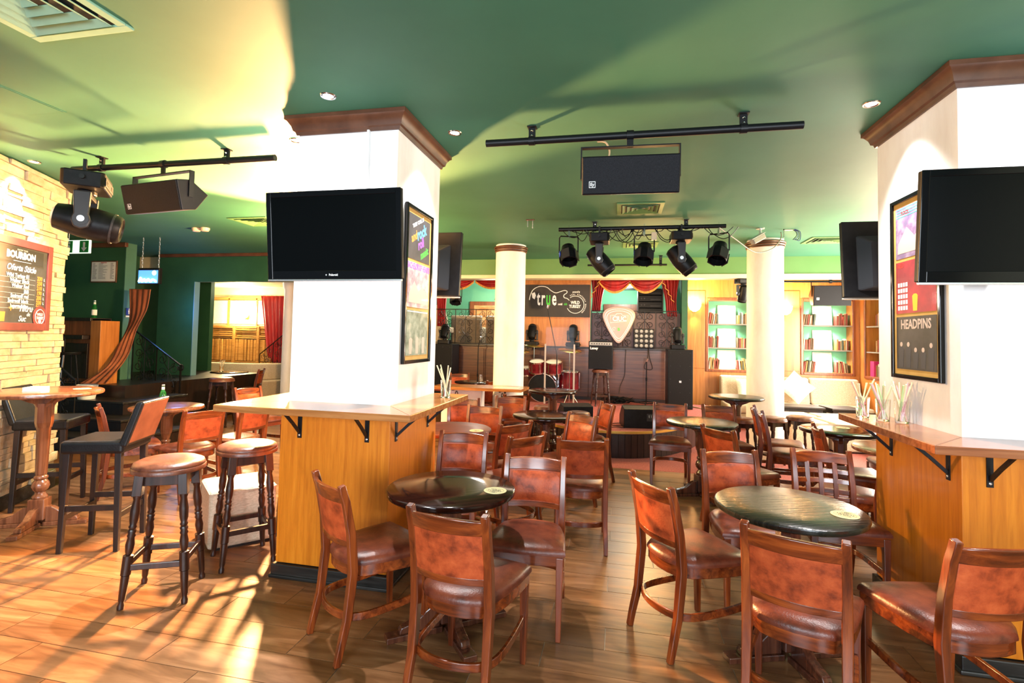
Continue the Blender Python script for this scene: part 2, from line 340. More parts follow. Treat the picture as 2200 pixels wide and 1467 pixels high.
# ---- walls: right end in honey veneer with book niches
def niche_wall(name, x0, x1, z1, niches, xf, mat, frame, th=.02):
    """wall in local XZ plane facing -Y, niches = list of (xa, xb, za, zb); xf places it"""
    w = MB(); w.mat(xf); xs = x0
    for (a, b, za, zb) in niches:
        w.box(xs, a, 0, th, 0, z1); w.box(a, b, 0, th, 0, za); w.box(a, b, 0, th, zb, z1); xs = b
    w.box(xs, x1, 0, th, 0, z1)
    return struct(w, name, mat)
def niche(parent, a, b, za, zb, xf, shelves, depth=.26, cols=(0, )):
    MB().mat(xf).box(a-.001, b+.001, depth, depth+.02, za, zb).build('niche_back', M['green_pale'], parent)
    n = MB().mat(xf); n.box(a-.02, a, .02, depth, za, zb); n.box(b, b+.02, .02, depth, za, zb); n.box(a-.02, b+.02, .02, depth, zb, zb+.02); n.box(a-.02, b+.02, .02, depth, za-.02, za)
    n.build('niche_lining', M['veneer_mid'], parent)
    f = MB().mat(xf); t = .05
    f.box(a-t, a, -.025, 0, za-t, zb+t); f.box(b, b+t, -.025, 0, za-t, zb+t); f.box(a, b, -.025, 0, zb, zb+t); f.box(a, b, -.025, 0, za-t, za)
    f.build('niche_frame', M['veneer_dark'], parent, bevel=.008)
    for z in shelves: MB().mat(xf).box(a, b, .0, depth, z-.022, z).build('shelf', M['grey_shelf'], parent)
M['grey_shelf'] = plain('grey shelf board', (.25, .22, .19), .5)
XB = T(0, 10.9, 0)
NA = (1.72, 2.52, 1.0, 2.36); NB = (3.44, 4.28, 1.0, 2.36)
wr = niche_wall('wall_back_right', 1.17, 4.4, CE, [NA, NB], XB, M['veneer_mid'], None)
SH = (1.43, 1.90)
for q in (NA, NB): niche(wr, *q, XB, SH)
for z0, z1 in ((.12, 1.0), (1.01, 2.55)):      # raised veneer boards between the niches
    for (a, b) in ((1.20, 1.655), (2.60, 2.98), (2.99, 3.37)): MB().box(a, b, 10.885, 10.9, z0, z1).build('wall_panel', M['veneer_mid'], wr, bevel=.003)
MB().box(1.17, 4.4, 10.87, 10.9, 0, .11).build('skirting', M['veneer_dark'], wr)
XR = Matrix(((0, -1, 0, 4.4), (-1, 0, 0, 0), (0, 0, 1, 0), (0, 0, 0, 1)))     # local x -> -Y ... right wall faces -X
XR = T(4.4, 0, 0, 0, 0, math.radians(-90))
NC = (-10.62, -10.05, .98, 2.40)
wrr = niche_wall('wall_right', -10.9, -9.5, CE, [NC], XR, M['veneer_mid'], None)
niche(wrr, *NC, XR, (1.42, 1.88))
struct(MB().box(4.4, 4.5, -3.5, 7.1, 0, CE).box(4.4, 4.5, 7.1, 9.5, 0, .75).box(4.4, 4.5, 7.1, 9.5, 2.4, CE), 'wall_right_side', M['cream'])
# ---- stage deck
SZ = .34
edge = [(-1.98, 10.4), (-1.98, 9.4), (-1.72, 8.45), (-1.2, 7.66), (-.82, 7.22), (-.42, 7.02), (.08, 7.0), (.55, 7.25), (.97, 7.84), (1.3, 8.65), (1.6, 9.5), (1.68, 10.4)]
def spl(P, n=6):
    out = []
    for i in range(len(P)-1):
        p0, p1, p2, p3 = P[max(i-1, 0)], P[i], P[i+1], P[min(i+2, len(P)-1)]
        for k in range(n):
            t = k/n
            out.append(tuple(.5*(2*p1[j]+(p2[j]-p0[j])*t+(2*p0[j]-5*p1[j]+4*p2[j]-p3[j])*t*t+(3*p1[j]-p0[j]-3*p2[j]+p3[j])*t**3) for j in range(len(p1))))
    return out+[tuple(P[-1])]
ep = spl(edge)
poly = ep+[(1.15, 10.44), (-1.98, 10.44)]
stage = struct(MB().prism(poly, .0, SZ-.03), 'stage_platform', M['stage_side'])
MB().prism(poly, SZ-.03, SZ).build('stage_carpet', M['carpet'], stage)
MB().bar([(x, y, SZ-.008) for x, y in ep], .02, .03).build('stage_edge_strip', M['gold'], stage)
n = 0; acc = 0
for i in range(len(ep)-1):                       # upright facing boards along the curved stage front
    a, b = Vector((*ep[i], 0)), Vector((*ep[i+1], 0))
    if a.y > 9.2: continue
    k = max(1, round((b-a).length/.11)); 
    for j in range(k):
        p = a.lerp(b, (j+.5)/k); d = (b-a).normalized(); nn = Vector((d.y, -d.x, 0))
        MB().mat(T(p.x+nn.x*.008, p.y+nn.y*.008, 0, 0, 0, math.atan2(d.y, d.x))).box(-(b-a).length/k/2+.002, (b-a).length/k/2-.002, -.006, .006, .004, SZ-.035).build('stage_board', M['stage_side'], stage)
# ---- stage back: parapet, central veneer wall, upper deck
par = struct(MB().box(-3.95, 1.17, 10.45, 10.60, .0, 1.36), 'wall_back_parapet', M['stage_panel'])
for (a, b) in [(-3.9, -2.75), (-2.74, -2.0), (-1.99, -.6), (-.59, .86)]: MB().box(a, b, 10.432, 10.45, (SZ if a > -2 else 0)+.06, 1.30).build('wall_panel', M['stage_panel'], par, bevel=.004)
MB().box(-3.95, 1.17, 10.40, 10.62, 1.345, 1.385).build('parapet_cap', M['black_wood'], par, bevel=.004)
MB().box(-3.95, -1.99, 10.43, 10.45, 0, .06).box(-1.98, 1.17, 10.43, 10.45, SZ, SZ+.06).build('skirting', M['black_wood'], par)
wc = struct(MB().box(-2.02, -.575, 10.42, 10.56, 1.385, CE), 'wall_back_centre', M['veneer_mid'])
for (z0, z1) in ((1.40, 1.94), (1.95, 2.66)): MB().box(-2.0, -.60, 10.408, 10.42, z0, z1).build('wall_panel', M['veneer_mid'], wc, bevel=.003)
struct(MB().box(-4.5, 1.3, 10.62, 12.75, 1.28, 1.36), 'deck_floor', M['black_wood'])
struct(MB().box(-4.6, 1.5, 12.6, 12.7, 1.2, CE), 'wall_deck_back', M['green_pale'])
struct(MB().box(1.17, 1.28, 10.5, 12.6, 0, CE), 'wall_deck_right', M['green_wall'])
struct(MB().box(.06, 1.16, 10.68, 10.71, 1.385, 2.08).box(-.57, .05, 10.68, 10.71, 1.385, 2.08), 'wall_deck_screen', noisy('maroon painted boards', [(.3, (.05, .014, .016)), (.7, (.09, .03, .032))], (30, 30, 2), 4, .4))
# ---- hidden dividing wall between stage left and far room
struct(MB().box(-4.62, -4.50, 8.1, 12.75, 0, CE), 'wall_divider', M['green_wall'])
# ---- left side: green walls, opening, far room
wg = struct(MB().box(-8.45, -7.66, 8.1, 8.2, 0, CE).box(-7.66, -4.5, 8.1, 8.2, 2.44, CE), 'wall_left_opening', M['green_wall'])
MB().box(-7.662, -7.65, 8.09, 8.21, 0, 2.44).build('opening_jamb', plain('blue green jamb', (.16, .32, .36), .5), wg)
MB().box(-8.45, -4.5, 8.05, 8.1, 2.895, CE).build('crown_moulding', M['crown'], wg, bevel=.01)
wl = struct(MB().box(-9.15, -7.93, 6.95, 7.13, 0, CE), 'wall_left_green', M['green_wall'])
MB().box(-7.93, -7.915, 6.945, 7.135, 0, CE).build('lit_wall_end', noisy('green paint lightened for lit end', [(.3, (.06, .16, .10)), (.7, (.075, .19, .12))], (3, 3, 3), 3, .5), wl)  # end of the wall in lighter green, side light put into its colour
MB().box(-9.1, -7.88, 6.89, 6.95, 2.88, CE).build('crown_moulding', M['crown'], wl, bevel=.01)
struct(MB().box(-11.5, -8.3, 9.2, 9.3, 0, CE), 'wall_left_recess', M['green_wall'])
struct(MB().box(-9.25, -9.15, 4.6, 9.2, 0, CE), 'wall_left_side', M['green_wall'])
# far room shell
struct(MB().box(-13, -4.5, 12.0, 12.1, 0, CE), 'wall_far', M['cream'])
struct(MB().box(-13.1, -13, 8.3, 12.1, 0, CE), 'wall_far_left', M['cream'])
# ---- split stone wall on the left
sw0, sw1 = Vector((-4.55, 2.38, 0)), Vector((-5.40, 4.08, 0)); sd = (sw1-sw0).normalized(); sa = math.atan2(sd.y, sd.x); sl = (sw1-sw0).length
XS = T(sw0.x, sw0.y, 0, 0, 0, sa)      # local x along the wall, local +y to the back (left side), -y faces the room
wst = struct(MB().mat(XS).box(0, sl-.01, .0, .35, 0, CE), 'wall_left_stone', noisy('stone backing mortar', [(.3, (.3, .23, .15)), (.7, (.4, .32, .22))], (10, 10, 10), 3, .9))
rnd = random.Random(3); z = .12; cnt = 0
while z < CE-.015:
    h = rnd.choice((.042, .05, .058, .066, .08)); h = min(h, CE-z-.002); x = -.0
    while x < sl:
        L = rnd.uniform(.16, .46); x2 = min(x+L, sl+rnd.uniform(-.03, .03)) if x+L > sl-.08 else x+L
        d = rnd.uniform(.012, .038); j = lambda: rnd.uniform(-.004, .004)
        if x2 > .55:
            b = MB().mat(XS)
            b.hexa([(x+.002, -d+j(), z+.002), (x2-.002, -d+j(), z+.002), (x2-.002, .004, z+.002), (x+.002, .004, z+.002)],
                   [(x+.002, -d+j(), z+h-.002), (x2-.002, -d+j(), z+h-.002), (x2-.002, .004, z+h-.002), (x+.002, .004, z+h-.002)])
            b.build('stone', M['stone'], wst); cnt += 1
        x = x2+.0
        if x >= sl-.02: break
    z += h
MB().mat(XS).box(0, sl+.01, -.03, .0, 0, .12).build('skirting', M['skirt'], wst, bevel=.006)
print('stones', cnt)
# ---- square pillars with panelled base and drinking shelf
def crown(mb, x0, x1, y0, y1):
    prof = [(0, -.115), (.012, -.115), (.018, -.095), (.03, -.088), (.038, -.06), (.058, -.03), (.07, -.024), (.07, 0), (0, 0)]
    pts = [(x0, y0), (x1, y0), (x1, y1), (x0, y1)]; sg = [(-1, -1), (1, -1), (1, 1), (-1, 1)]
    vs = []; m = len(prof)
    for (p, s_) in zip(pts, sg):
        for o_, dz in prof: vs.append((p[0]+s_[0]*o_, p[1]+s_[1]*o_, CE+dz))
    fs = [(i*m+k, ((i+1) % 4)*m+k, ((i+1) % 4)*m+k+1, i*m+k+1) for i in range(4) for k in range(m-1)]
    return mb.add(vs, fs)
def bracket(parent, p, d):
    """iron shelf bracket: wall strip, top strip and twisted diagonal; d = outward direction"""
    a = face(d); X = T(p[0], p[1], p[2], 0, 0, a)
    b = MB().mat(X); b.box(-.014, .014, 0, .006, -.19, 0); b.box(-.014, .014, 0, .20, -.008, 0)
    b.bar([(0, .006, -.155), (0, .08, -.085), (0, .17, -.008)], .016, .014, up=(1, 0, 0))
    o = b.build('shelf_bracket', M['iron'], parent)
    MB().mat(X @ T(0, .006, -.172, math.radians(-90))).lathe([(.0065, 0), (.0065, .002), (.003, .004)], 8).build('screw', M['silver'], o)
def pillar(name, x0, x1, y0, y1, box, shelf, veneer, board, brs, label):
    p = struct(MB().box(x0, x1, y0, y1, 1.10, CE), name, M['plaster'])
    crown(MB(), x0, x1, y0, y1).build('crown_moulding', M['crown'], p, smooth=30)
    bx0, bx1, by0, by1 = box
    MB().box(bx0, bx1, by0, by1, .09, 1.07).build('pillar_base', veneer, p, bevel=.004)
    s = MB().box(bx0-.02, bx1+.02, by0-.02, by1+.02, 0, .085); s.box(bx0-.03, bx1+.03, by0-.03, by1+.03, 0, .022); s.build('skirting', M['skirt'], p, bevel=.006)
    # drinking shelf as four mitred boards
    sx0, sx1, sy0, sy1 = shelf
    bd = [[(sx0, sy0), (sx1, sy0), (x1, y0), (x0, y0)], [(sx1, sy0), (sx1, sy1), (x1, y1), (x1, y0)], [(sx1, sy1), (sx0, sy1), (x0, y1), (x1, y1)], [(sx0, sy1), (sx0, sy0), (x0, y0), (x0, y1)]]
    for i, q in enumerate(bd):
        MB().prism(q, 1.07, 1.11).build('shelf_board', board, p, bevel=.004)
    for pp, d in brs: bracket(p, pp, d)
    return p
PL = pillar('pillar_1', -2.08, -1.38, 3.0, 3.775, (-2.125, -1.368, 2.985, 3.80), (-2.36, -1.11, 2.67, 3.78), M['veneer'], M['counter'],
    [((-1.985, 2.985, 1.07), (0, -1)), ((-1.52, 2.985, 1.07), (0, -1)), ((-1.368, 3.07, 1.07), (1, 0)), ((-1.368, 3.62, 1.07), (1, 0)), ((-2.125, 3.3, 1.07), (-1, 0))], '')
PR = pillar('pillar_2', 1.637, 2.40, 2.955, 3.775, (1.625, 2.42, 2.94, 3.80), (1.37, 2.68, 2.66, 3.70), M['veneer'], M['counter_red'],
    [((1.74, 2.94, 1.07), (0, -1)), ((2.2, 2.94, 1.07), (0, -1)), ((1.625, 3.04, 1.07), (-1, 0)), ((1.625, 3.60, 1.07), (-1, 0))], '')
MB().box(-1.585, -1.568, 2.975, 3.0, 2.2, CE-.11).build('conduit', M['plaster'], PL, bevel=.004)
# ---- round columns
def column(name, x, y, shelf=None):
    p = struct(MB().mat(T(x, y, 0)).lathe([(.245, 0), (.24, .02), (.235, .05), (.23, 2.85), (.232, CE)], 40), name, M['plaster'], smooth=40)
    for z0, r in ((CE-.115, .248), (CE-.085, .256), (CE-.055, .264)):
        MB().mat(T(x, y, z0)).lathe([(.225, 0), (r-.006, 0), (r, .012), (r-.006, .025), (.225, .025)], 40, cap=False).build('capital_ring', M['crown'], p, smooth=40)
    return p
column('column_1', -1.66, 7.80); column('column_2', 1.955, 7.72)
# ================================================================ CHAIRS
def bow(x, w=.175, s=.038): return -s*(1-(x/w)**2)           # backwards bow of the rails (local y)
def back_y(z):                                                # centre line of rear leg / post
    pts = [(0, -.265), (.2, -.218), (.42, -.196), (.6, -.212), (.75, -.243), (.83, -.268)]
    for (a, ya), (b, yb) in zip(pts, pts[1:]):
        if z <= b: t = (z-a)/(b-a); t = t*t*(3-2*t)*.35+t*.65; return ya+(yb-ya)*t
    return pts[-1][1]
def rail_mb(z0, z1, th=.02, w=.165, n=10, s=.038, off=0, crownz=0):
    mb = MB(); vs = []; fs = []
    for i in range(n+1):
        x = -w+2*w*i/n
        for (z, dy) in ((z0, -th/2), (z0, th/2), (z1, th/2), (z1, -th/2)):
            zz = z+(crownz*(1-(x/w)**2) if z == z1 else 0)
            vs.append((x, back_y(z)+bow(x, .175, s)+dy+off, zz))
    for i in range(n):
        for k in range(4): fs.append((i*4+k, (i+1)*4+k, (i+1)*4+(k+1) % 4, i*4+(k+1) % 4))
    fs.append((0, 1, 2, 3)); fs.append((n*4+3, n*4+2, n*4+1, n*4)); mb.add(vs, fs); return mb
def seat_outline(k=1, n=8):
    # rounded back, straight sides flaring to a gently bowed front
    P = []
    for i in range(n+1):
        t = -1+2*i/n; P.append((.222*t*k, (.205+.018*(1-t*t))*k))
    side = [(.215, .08), (.198, -.05), (.175, -.14)]
    R = [(x*k, y*k) for x, y in side]
    back = [(.13*k, -.192*k), (.07*k, -.213*k), (0, -.22*k), (-.07*k, -.213*k), (-.13*k, -.192*k)]
    Lf = [(-x, y) for x, y in reversed(R)]
    return P+R+back+Lf
def seat_solid(z0, z1, puff, k=1.0):
    o = seat_outline(); n = len(o); mb = MB(); vs = []; fs = []
    rings = [(k, z0), (k*1.0, z0+(z1-z0)*.35), (k*.985, z1-(z1-z0)*.25), (k*.93, z1+puff*.35), (k*.7, z1+puff*.8), (k*.35, z1+puff)]
    for s_, z in rings: vs += [(x*s_, y*s_, z) for x, y in o]
    vs.append((0, 0, z1+puff)); c = len(vs)-1
    for r in range(len(rings)-1):
        for i in range(n): fs.append((r*n+i, r*n+(i+1) % n, (r+1)*n+(i+1) % n, (r+1)*n+i))
    for i in range(n): fs.append(((len(rings)-1)*n+i, (len(rings)-1)*n+(i+1) % n, c))
    fs.append(tuple(range(n-1, -1, -1))); mb.add(vs, fs); return mb
def make_chair(kind='pad'):
    t = thing('dining_chair', (0, 0, 0), 0, 'x', 'chair', 'dark stained wooden pub chairs')
    for s in (-1, 1):
        mb = MB(); pts = [(s*(.172 if z > .1 else .176), back_y(z), z) for z in (0, .08, .2, .32, .42, .5, .6, .68, .75, .80, .832)]
        mb.bar(pts, .034, .036, up=(0, 1, 0), scale=[.82, .9, 1, 1.08, 1.12, 1.1, 1.05, 1, .98, .95, .9]).build('rear_leg', M['chair_wood'], t, smooth=35, bevel=.004)
        mb = MB(); mb.hexa([(s*.19-.013, .182, 0), (s*.19+.013, .182, 0), (s*.19+.013, .208, 0), (s*.19-.013, .208, 0)],
                           [(s*.192-.019, .17, .42), (s*.192+.019, .17, .42), (s*.192+.019, .208, .42), (s*.192-.019, .208, .42)])
        mb.build('front_leg', M['chair_wood'], t, bevel=.003)
    MB().prism([(x*.965, y*.965) for x, y in seat_outline()], .375, .432).build('seat_frame', M['chair_wood_x'], t, smooth=35, bevel=.003)
    # bentwood stretcher: from the front legs round behind the rear legs
    hp = [(.19, .185, .215), (.194, .05, .205), (.19, -.10, .20), (.165, -.185, .20), (.10, -.228, .20), (0, -.245, .20)]
    hp = hp+[(-x, y, z) for x, y, z in reversed(hp[:-1])]
    MB().bar(spl(hp, 3), .016, .036, up=(0, 0, 1)).build('stretcher', M['chair_wood_x'], t, smooth=35, bevel=.003)
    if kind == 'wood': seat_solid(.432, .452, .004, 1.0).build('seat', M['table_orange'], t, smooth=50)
    else: seat_solid(.430, .458, .024, 1.0).build('seat', M['seat_leather'], t, smooth=60)
    rail_mb(.742, .806, .022, crownz=.008).build('top_rail', M['chair_wood_x'], t, smooth=35, bevel=.005)
    if kind == 'grid':
        for z in (.565, .63, .69): rail_mb(z-.014, z+.014, .014).build('back_slat', M['chair_wood_x'], t, smooth=35, bevel=.002)
        rail_mb(.505, .53, .018).build('lower_rail', M['chair_wood_x'], t, smooth=35, bevel=.003)
        for x in (-.085, 0, .085):
            b = MB(); b.bar([(x, back_y(z)+bow(x)+.004, z) for z in (.52, .58, .65, .75)], .03, .012, up=(0, 1, 0)); b.build('back_slat', M['chair_wood'], t, smooth=35, bevel=.002)
    else:
        rail_mb(.53, .562, .02).build('lower_rail', M['chair_wood_x'], t, smooth=35, bevel=.003)
        pad = rail_mb(.556, .748, .018, w=.158, n=12); pad.build('back_board', M['leather'], t, smooth=35, bevel=.004)
        # padded front
        nx, nz = 10, 6; mb = MB(); vs = []; fs = []
        for j in range(nz+1):
            for i in range(nx+1):
                u, v = i/nx, j/nz; x = -.152+.304*u; z = .566+.172*v
                e = (1-(2*u-1)**6)*(1-(2*v-1)**6)
                vs.append((x, back_y(z)+bow(x)+.008+.018*e, z))
        for j in range(nz):
            for i in range(nx): a = j*(nx+1)+i; fs.append((a, a+1, a+nx+2, a+nx+1))
        mb.add(vs, fs).build('back_cushion', M['leather'], t, smooth=60)
    return t
CHAIR = {k: make_chair(k) for k in ('pad', 'grid', 'wood')}
used = set()
def chair(x, y, d, label, kind='pad', z=0):
    src = CHAIR[kind]
    if kind in used: o = copy_tree(src)
    else: o = src; used.add(kind)
    o.location = (x, y, z); o.rotation_euler = (0, 0, face(d)); o['label'] = label; return o
chair(-1.245, 2.575, (.61, .79), 'leather-backed chair turned sideways between the amber pillar base and the glossy near table')
chair(-.648, 2.335, (.152, .988), 'leather-backed chair with its back to us at the front of the glossy near table')
chair(-.485, 2.905, (.03, -1), 'leather-backed chair facing us at the right of the glossy near table')
chair(-1.13, 3.525, (.03, -1), 'leather-backed chair facing us right behind the glossy near table')
chair(-.28, 4.09, (-.1, .995), 'leather-backed chair with its back to us in the open middle of the floor')
chair(.39, 2.955, (.854, .52), 'leather-backed chair turned sideways at the left of the black-grained table')
chair(.759, 2.445, (.384, .924), 'large leather-backed chair with its back to us at the front of the grained table')
chair(1.34, 2.56, (-.22, .975), 'chair cut off by the right picture edge, in front of the right pillar base')
chair(.77, 3.46, (.19, -.98), 'leather-backed chair facing us behind the grained table, left of the lattice chair')
chair(1.343, 3.66, (0, -1), 'chair with a lattice of wooden squares for a back, behind the grained table', 'grid')
chair(.555, 6.0, (-.08, -1), 'chair facing us alone at the edge of the stage, beside the black stage monitor')
chair(1.15, 6.06, (.155, -.988), 'chair facing us behind the bright-topped middle table, left of the right column')
chair(1.03, 4.80, (.83, .557), 'chair seen from behind with a curved rail, in front of the bright-topped middle table')
chair(1.74, 6.22, (.97, -.22), 'farther of the two side-on chairs in front of the right column')
chair(1.70, 5.72, (.97, -.22), 'nearer of the two side-on chairs in front of the right column')
chair(1.96, 5.0, (.98, -.15), 'side-on chair at the near edge of the table beside the beige ottomans')
# seats glimpsed left of the right pillar base
chair(1.68, 4.36, (-.85, .5), 'chair tucked against the right pillar base behind the lattice chair')
chair(2.56, 5.5, (-1, .05), 'chair half hidden behind the right pillar, facing the table by the ottomans')
# round the red table and the middle tables, left of centre
chair(-1.36, 5.02, (.02, -1), 'chair facing us on the far side of the dark red table by the pillar base')
chair(-1.06, 4.50, (-.8, .6), 'upper of two chairs seen from behind between the red table and the open floor')
chair(-.87, 4.0, (-.8, .6), 'lower of two chairs seen from behind between the red table and the open floor')
chair(-1.27, 5.95, (.05, -1), 'chair facing us between the left column and the mid-room round table')
chair(-1.66, 5.55, (.35, -.94), 'chair facing us below the yellow counter, half hidden by the glass of straws')
chair(-.36, 5.86, (-.9, -.42), 'chair side-on at the right of the mid-room table, nearest the stage carpet')
chair(-.50, 4.82, (-.62, -.78), 'chair side-on at the front right of the mid-room table, two posts overlapping')
chair(-1.42, 6.72, (-.6, .8), 'chair beside the left column with its back to the drum kit')
# far left of stage
chair(-2.95, 9.45, (.3, -.95), 'chair facing us at the farthest dark table below the upper deck')
chair(-2.12, 7.86, (-.6, .8), 'chair with its back to us at the far dark table, left of the left column')
chair(-2.12, 8.55, (-.6, .8), 'chair tucked against the left column behind the yellow counter')
chair(-3.25, 7.75, (.95, .2), 'chair at the purple-red table glimpsed beside the near white pillar')
# left side of the room
chair(-3.97, 4.22, (-.93, .37), 'bright orange-lit chair seen from behind at the red-brown table with the green bottle')
chair(-4.55, 4.16, (.6, .8), 'orange-lit chair behind the black leather bar chairs, leather back catching the light')
chair(-3.92, 4.78, (-1, .12), 'chair with a bare wooden seat standing behind the round stools', 'wood')
chair(-4.45, 5.82, (.95, -.3), 'orange-lit chair just above the left end of the pillar shelf')
chair(-7.0, 8.75, (-.9, -.35), 'tall-looking dark chair in the opening to the far room, beside the sofa')
chair(-4.35, 6.75, (.3, -.95), 'dark brown chair at the foot of the far iron stair, next to the red table')
# ================================================================ ROUND TABLES
def make_table(h=.74, r=.345, top='table_dark', leg='table_wood', name='round_table'):
    t = thing(name, (0, 0, 0), 0, 'x', 'table', 'round pub pedestal tables')
    e = [(r*.4, h-.034), (r-.012, h-.034), (r-.003, h-.028), (r, h-.017), (r-.003, h-.006), (r-.012, h), (r*.5, h), (1e-5, h)]
    MB().lathe(e, 56).build('table_top', M[top], t, smooth=40)
    lm = M[leg]
    # four corbels under the top
    c = MB()
    for k in range(4):
        a = PI/4+k*PI/2; c.mat(T(0, 0, 0, 0, 0, a)); c.prism([(0, h-.034), (.20, h-.034), (.20, h-.052), (.15, h-.062), (.11, h-.085), (.07, h-.10), (.055, h-.13), (0, h-.13)], -.017, .017, 'y')
    c.build('corbels', lm, t, bevel=.003)
    z1 = h-.13; b = .155
    MB().lathe([(.05, z1-.16), (.058, z1-.12), (.058, z1+.03)], 8, phase=PI/8).build('column_block', lm, t)
    prof = [(.045, b+.05), (.05, b+.06), (.05, b+.075), (.036, b+.09), (.032, b+.105), (.05, b+.125), (.058, b+.15), (.052, b+.18), (.036, b+.2), (.045, b+.21), (.045, b+.225), (.034, b+.235), (.038, b+.25), (.046, max(b+.27, z1-.16)), (.05, max(b+.28, z1-.155))]
    MB().lathe(prof, 20).build('turned_column', lm, t, smooth=50)
    MB().box(-.055, .055, -.055, .055, .05, b+.055).build('base_block', lm, t, bevel=.006)
    for k in range(4):
        a = k*PI/2; f = MB().mat(T(0, 0, 0, 0, 0, a))
        f.prism([(.05, .15), (.09, .145), (.13, .12), (.17, .085), (.22, .07), (.255, .062), (.265, .045), (.265, .03), (.05, .03)], -.024, .024, 'y')
        fo = f.build('foot', lm, t, bevel=.005)
        MB().mat(T(0, 0, 0, 0, 0, a)).box(.04, .33, -.034, .034, .0, .03).build('foot_plank', lm, fo, bevel=.004)
    return t
def coaster(x, y, z, rz, label):
    t = thing('coaster', (x, y, z), rz, label, 'coaster', 'cream bourbon coasters')
    MB().lathe([(.058, 0), (.06, .001), (.06, .0025), (1e-5, .0025)], 36).build('disc', M['cream_print'], t)
    w = MB(); w.text('WILD', .021, T(0, .012, .0026), .0002, bold=.0006); w.text('TURKEY', .021, T(0, -.008, .0026), .0002, bold=.0006); w.text('101', .014, T(0, -.03, .0026), .0002, bold=.0005)
    for rr_ in (.047,): 
        ring = [(rr_*math.cos(a), rr_*.78*math.sin(a), .0027) for a in [2*PI*k/40 for k in range(40)]]; w.tube(ring, .0006, 4, closed=True)
    ring = [(.02*math.cos(a), -.03+.01*math.sin(a), .0027) for a in [2*PI*k/24 for k in range(24)]]; w.tube(ring, .0006, 4, closed=True)
    w.build('print', M['black_print'], t)
    return t
TBL = {}
def table(x, y, label, rz=0, **k):
    key = tuple(sorted(k.items()))
    if key in TBL: o = dup(TBL[key], (x, y, 0), rz, label)
    else: o = make_table(**k); o.location = (x, y, 0); o.rotation_euler = (0, 0, rz); o['label'] = label; TBL[key] = o
    return o
table(-.875, 2.70, 'glossy dark round table with a cream coaster, in the left foreground by the pillar', math.radians(38))
coaster(-.63, 2.69, .74, -.12, 'cream bourbon coaster on the glossy left foreground table')
table(.835, 2.87, 'black-grained round table with a cream coaster, in the right foreground', math.radians(20), top='table_black')
coaster(1.055, 2.775, .74, 2.6, 'cream bourbon coaster lying upside down on the grained right foreground table')
table(.82, 5.57, 'round table with a bright white glare on its top, mid-room left of the right column', .3, top='table_black')
table(2.06, 5.52, 'round table in front of the beige ottomans, left of the right pillar', .5)
coaster(2.12, 5.62, .74, .4, 'cream coaster on the table in front of the beige ottomans')
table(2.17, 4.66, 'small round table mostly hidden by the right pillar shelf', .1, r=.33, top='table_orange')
table(-.76, 5.48, 'round table with golden reflections mid-room, left of the stage', .2)
table(-.83, 6.66, 'tall round table in front of the drum shield', .6, h=.88, r=.31)
table(1.41, 6.86, 'tall round table overlapping the right white column', .4, h=.88, r=.32, top='table_black')
table(-1.43, 4.40, 'dark red round table with a coaster right of the near pillar base', .1, top='table_red')
coaster(-1.19, 4.33, .74, .1, 'cream bourbon coaster on the dark red table')
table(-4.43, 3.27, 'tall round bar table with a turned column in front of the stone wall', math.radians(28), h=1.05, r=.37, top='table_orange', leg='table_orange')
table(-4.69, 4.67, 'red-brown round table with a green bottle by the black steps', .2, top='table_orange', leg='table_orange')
table(-7.6, 9.0, 'dark table with a glass of straws in the far room opening', .2)
table(-3.75, 6.35, 'red table behind the left edge of the near white pillar', .3, top='table_red')
table(-2.55, 9.02, 'farthest dark table holding a glass, left of the left column', .2)
table(-2.68, 7.86, 'purple-red table glimpsed above the pillar shelf with the straws', .4, top='table_red')
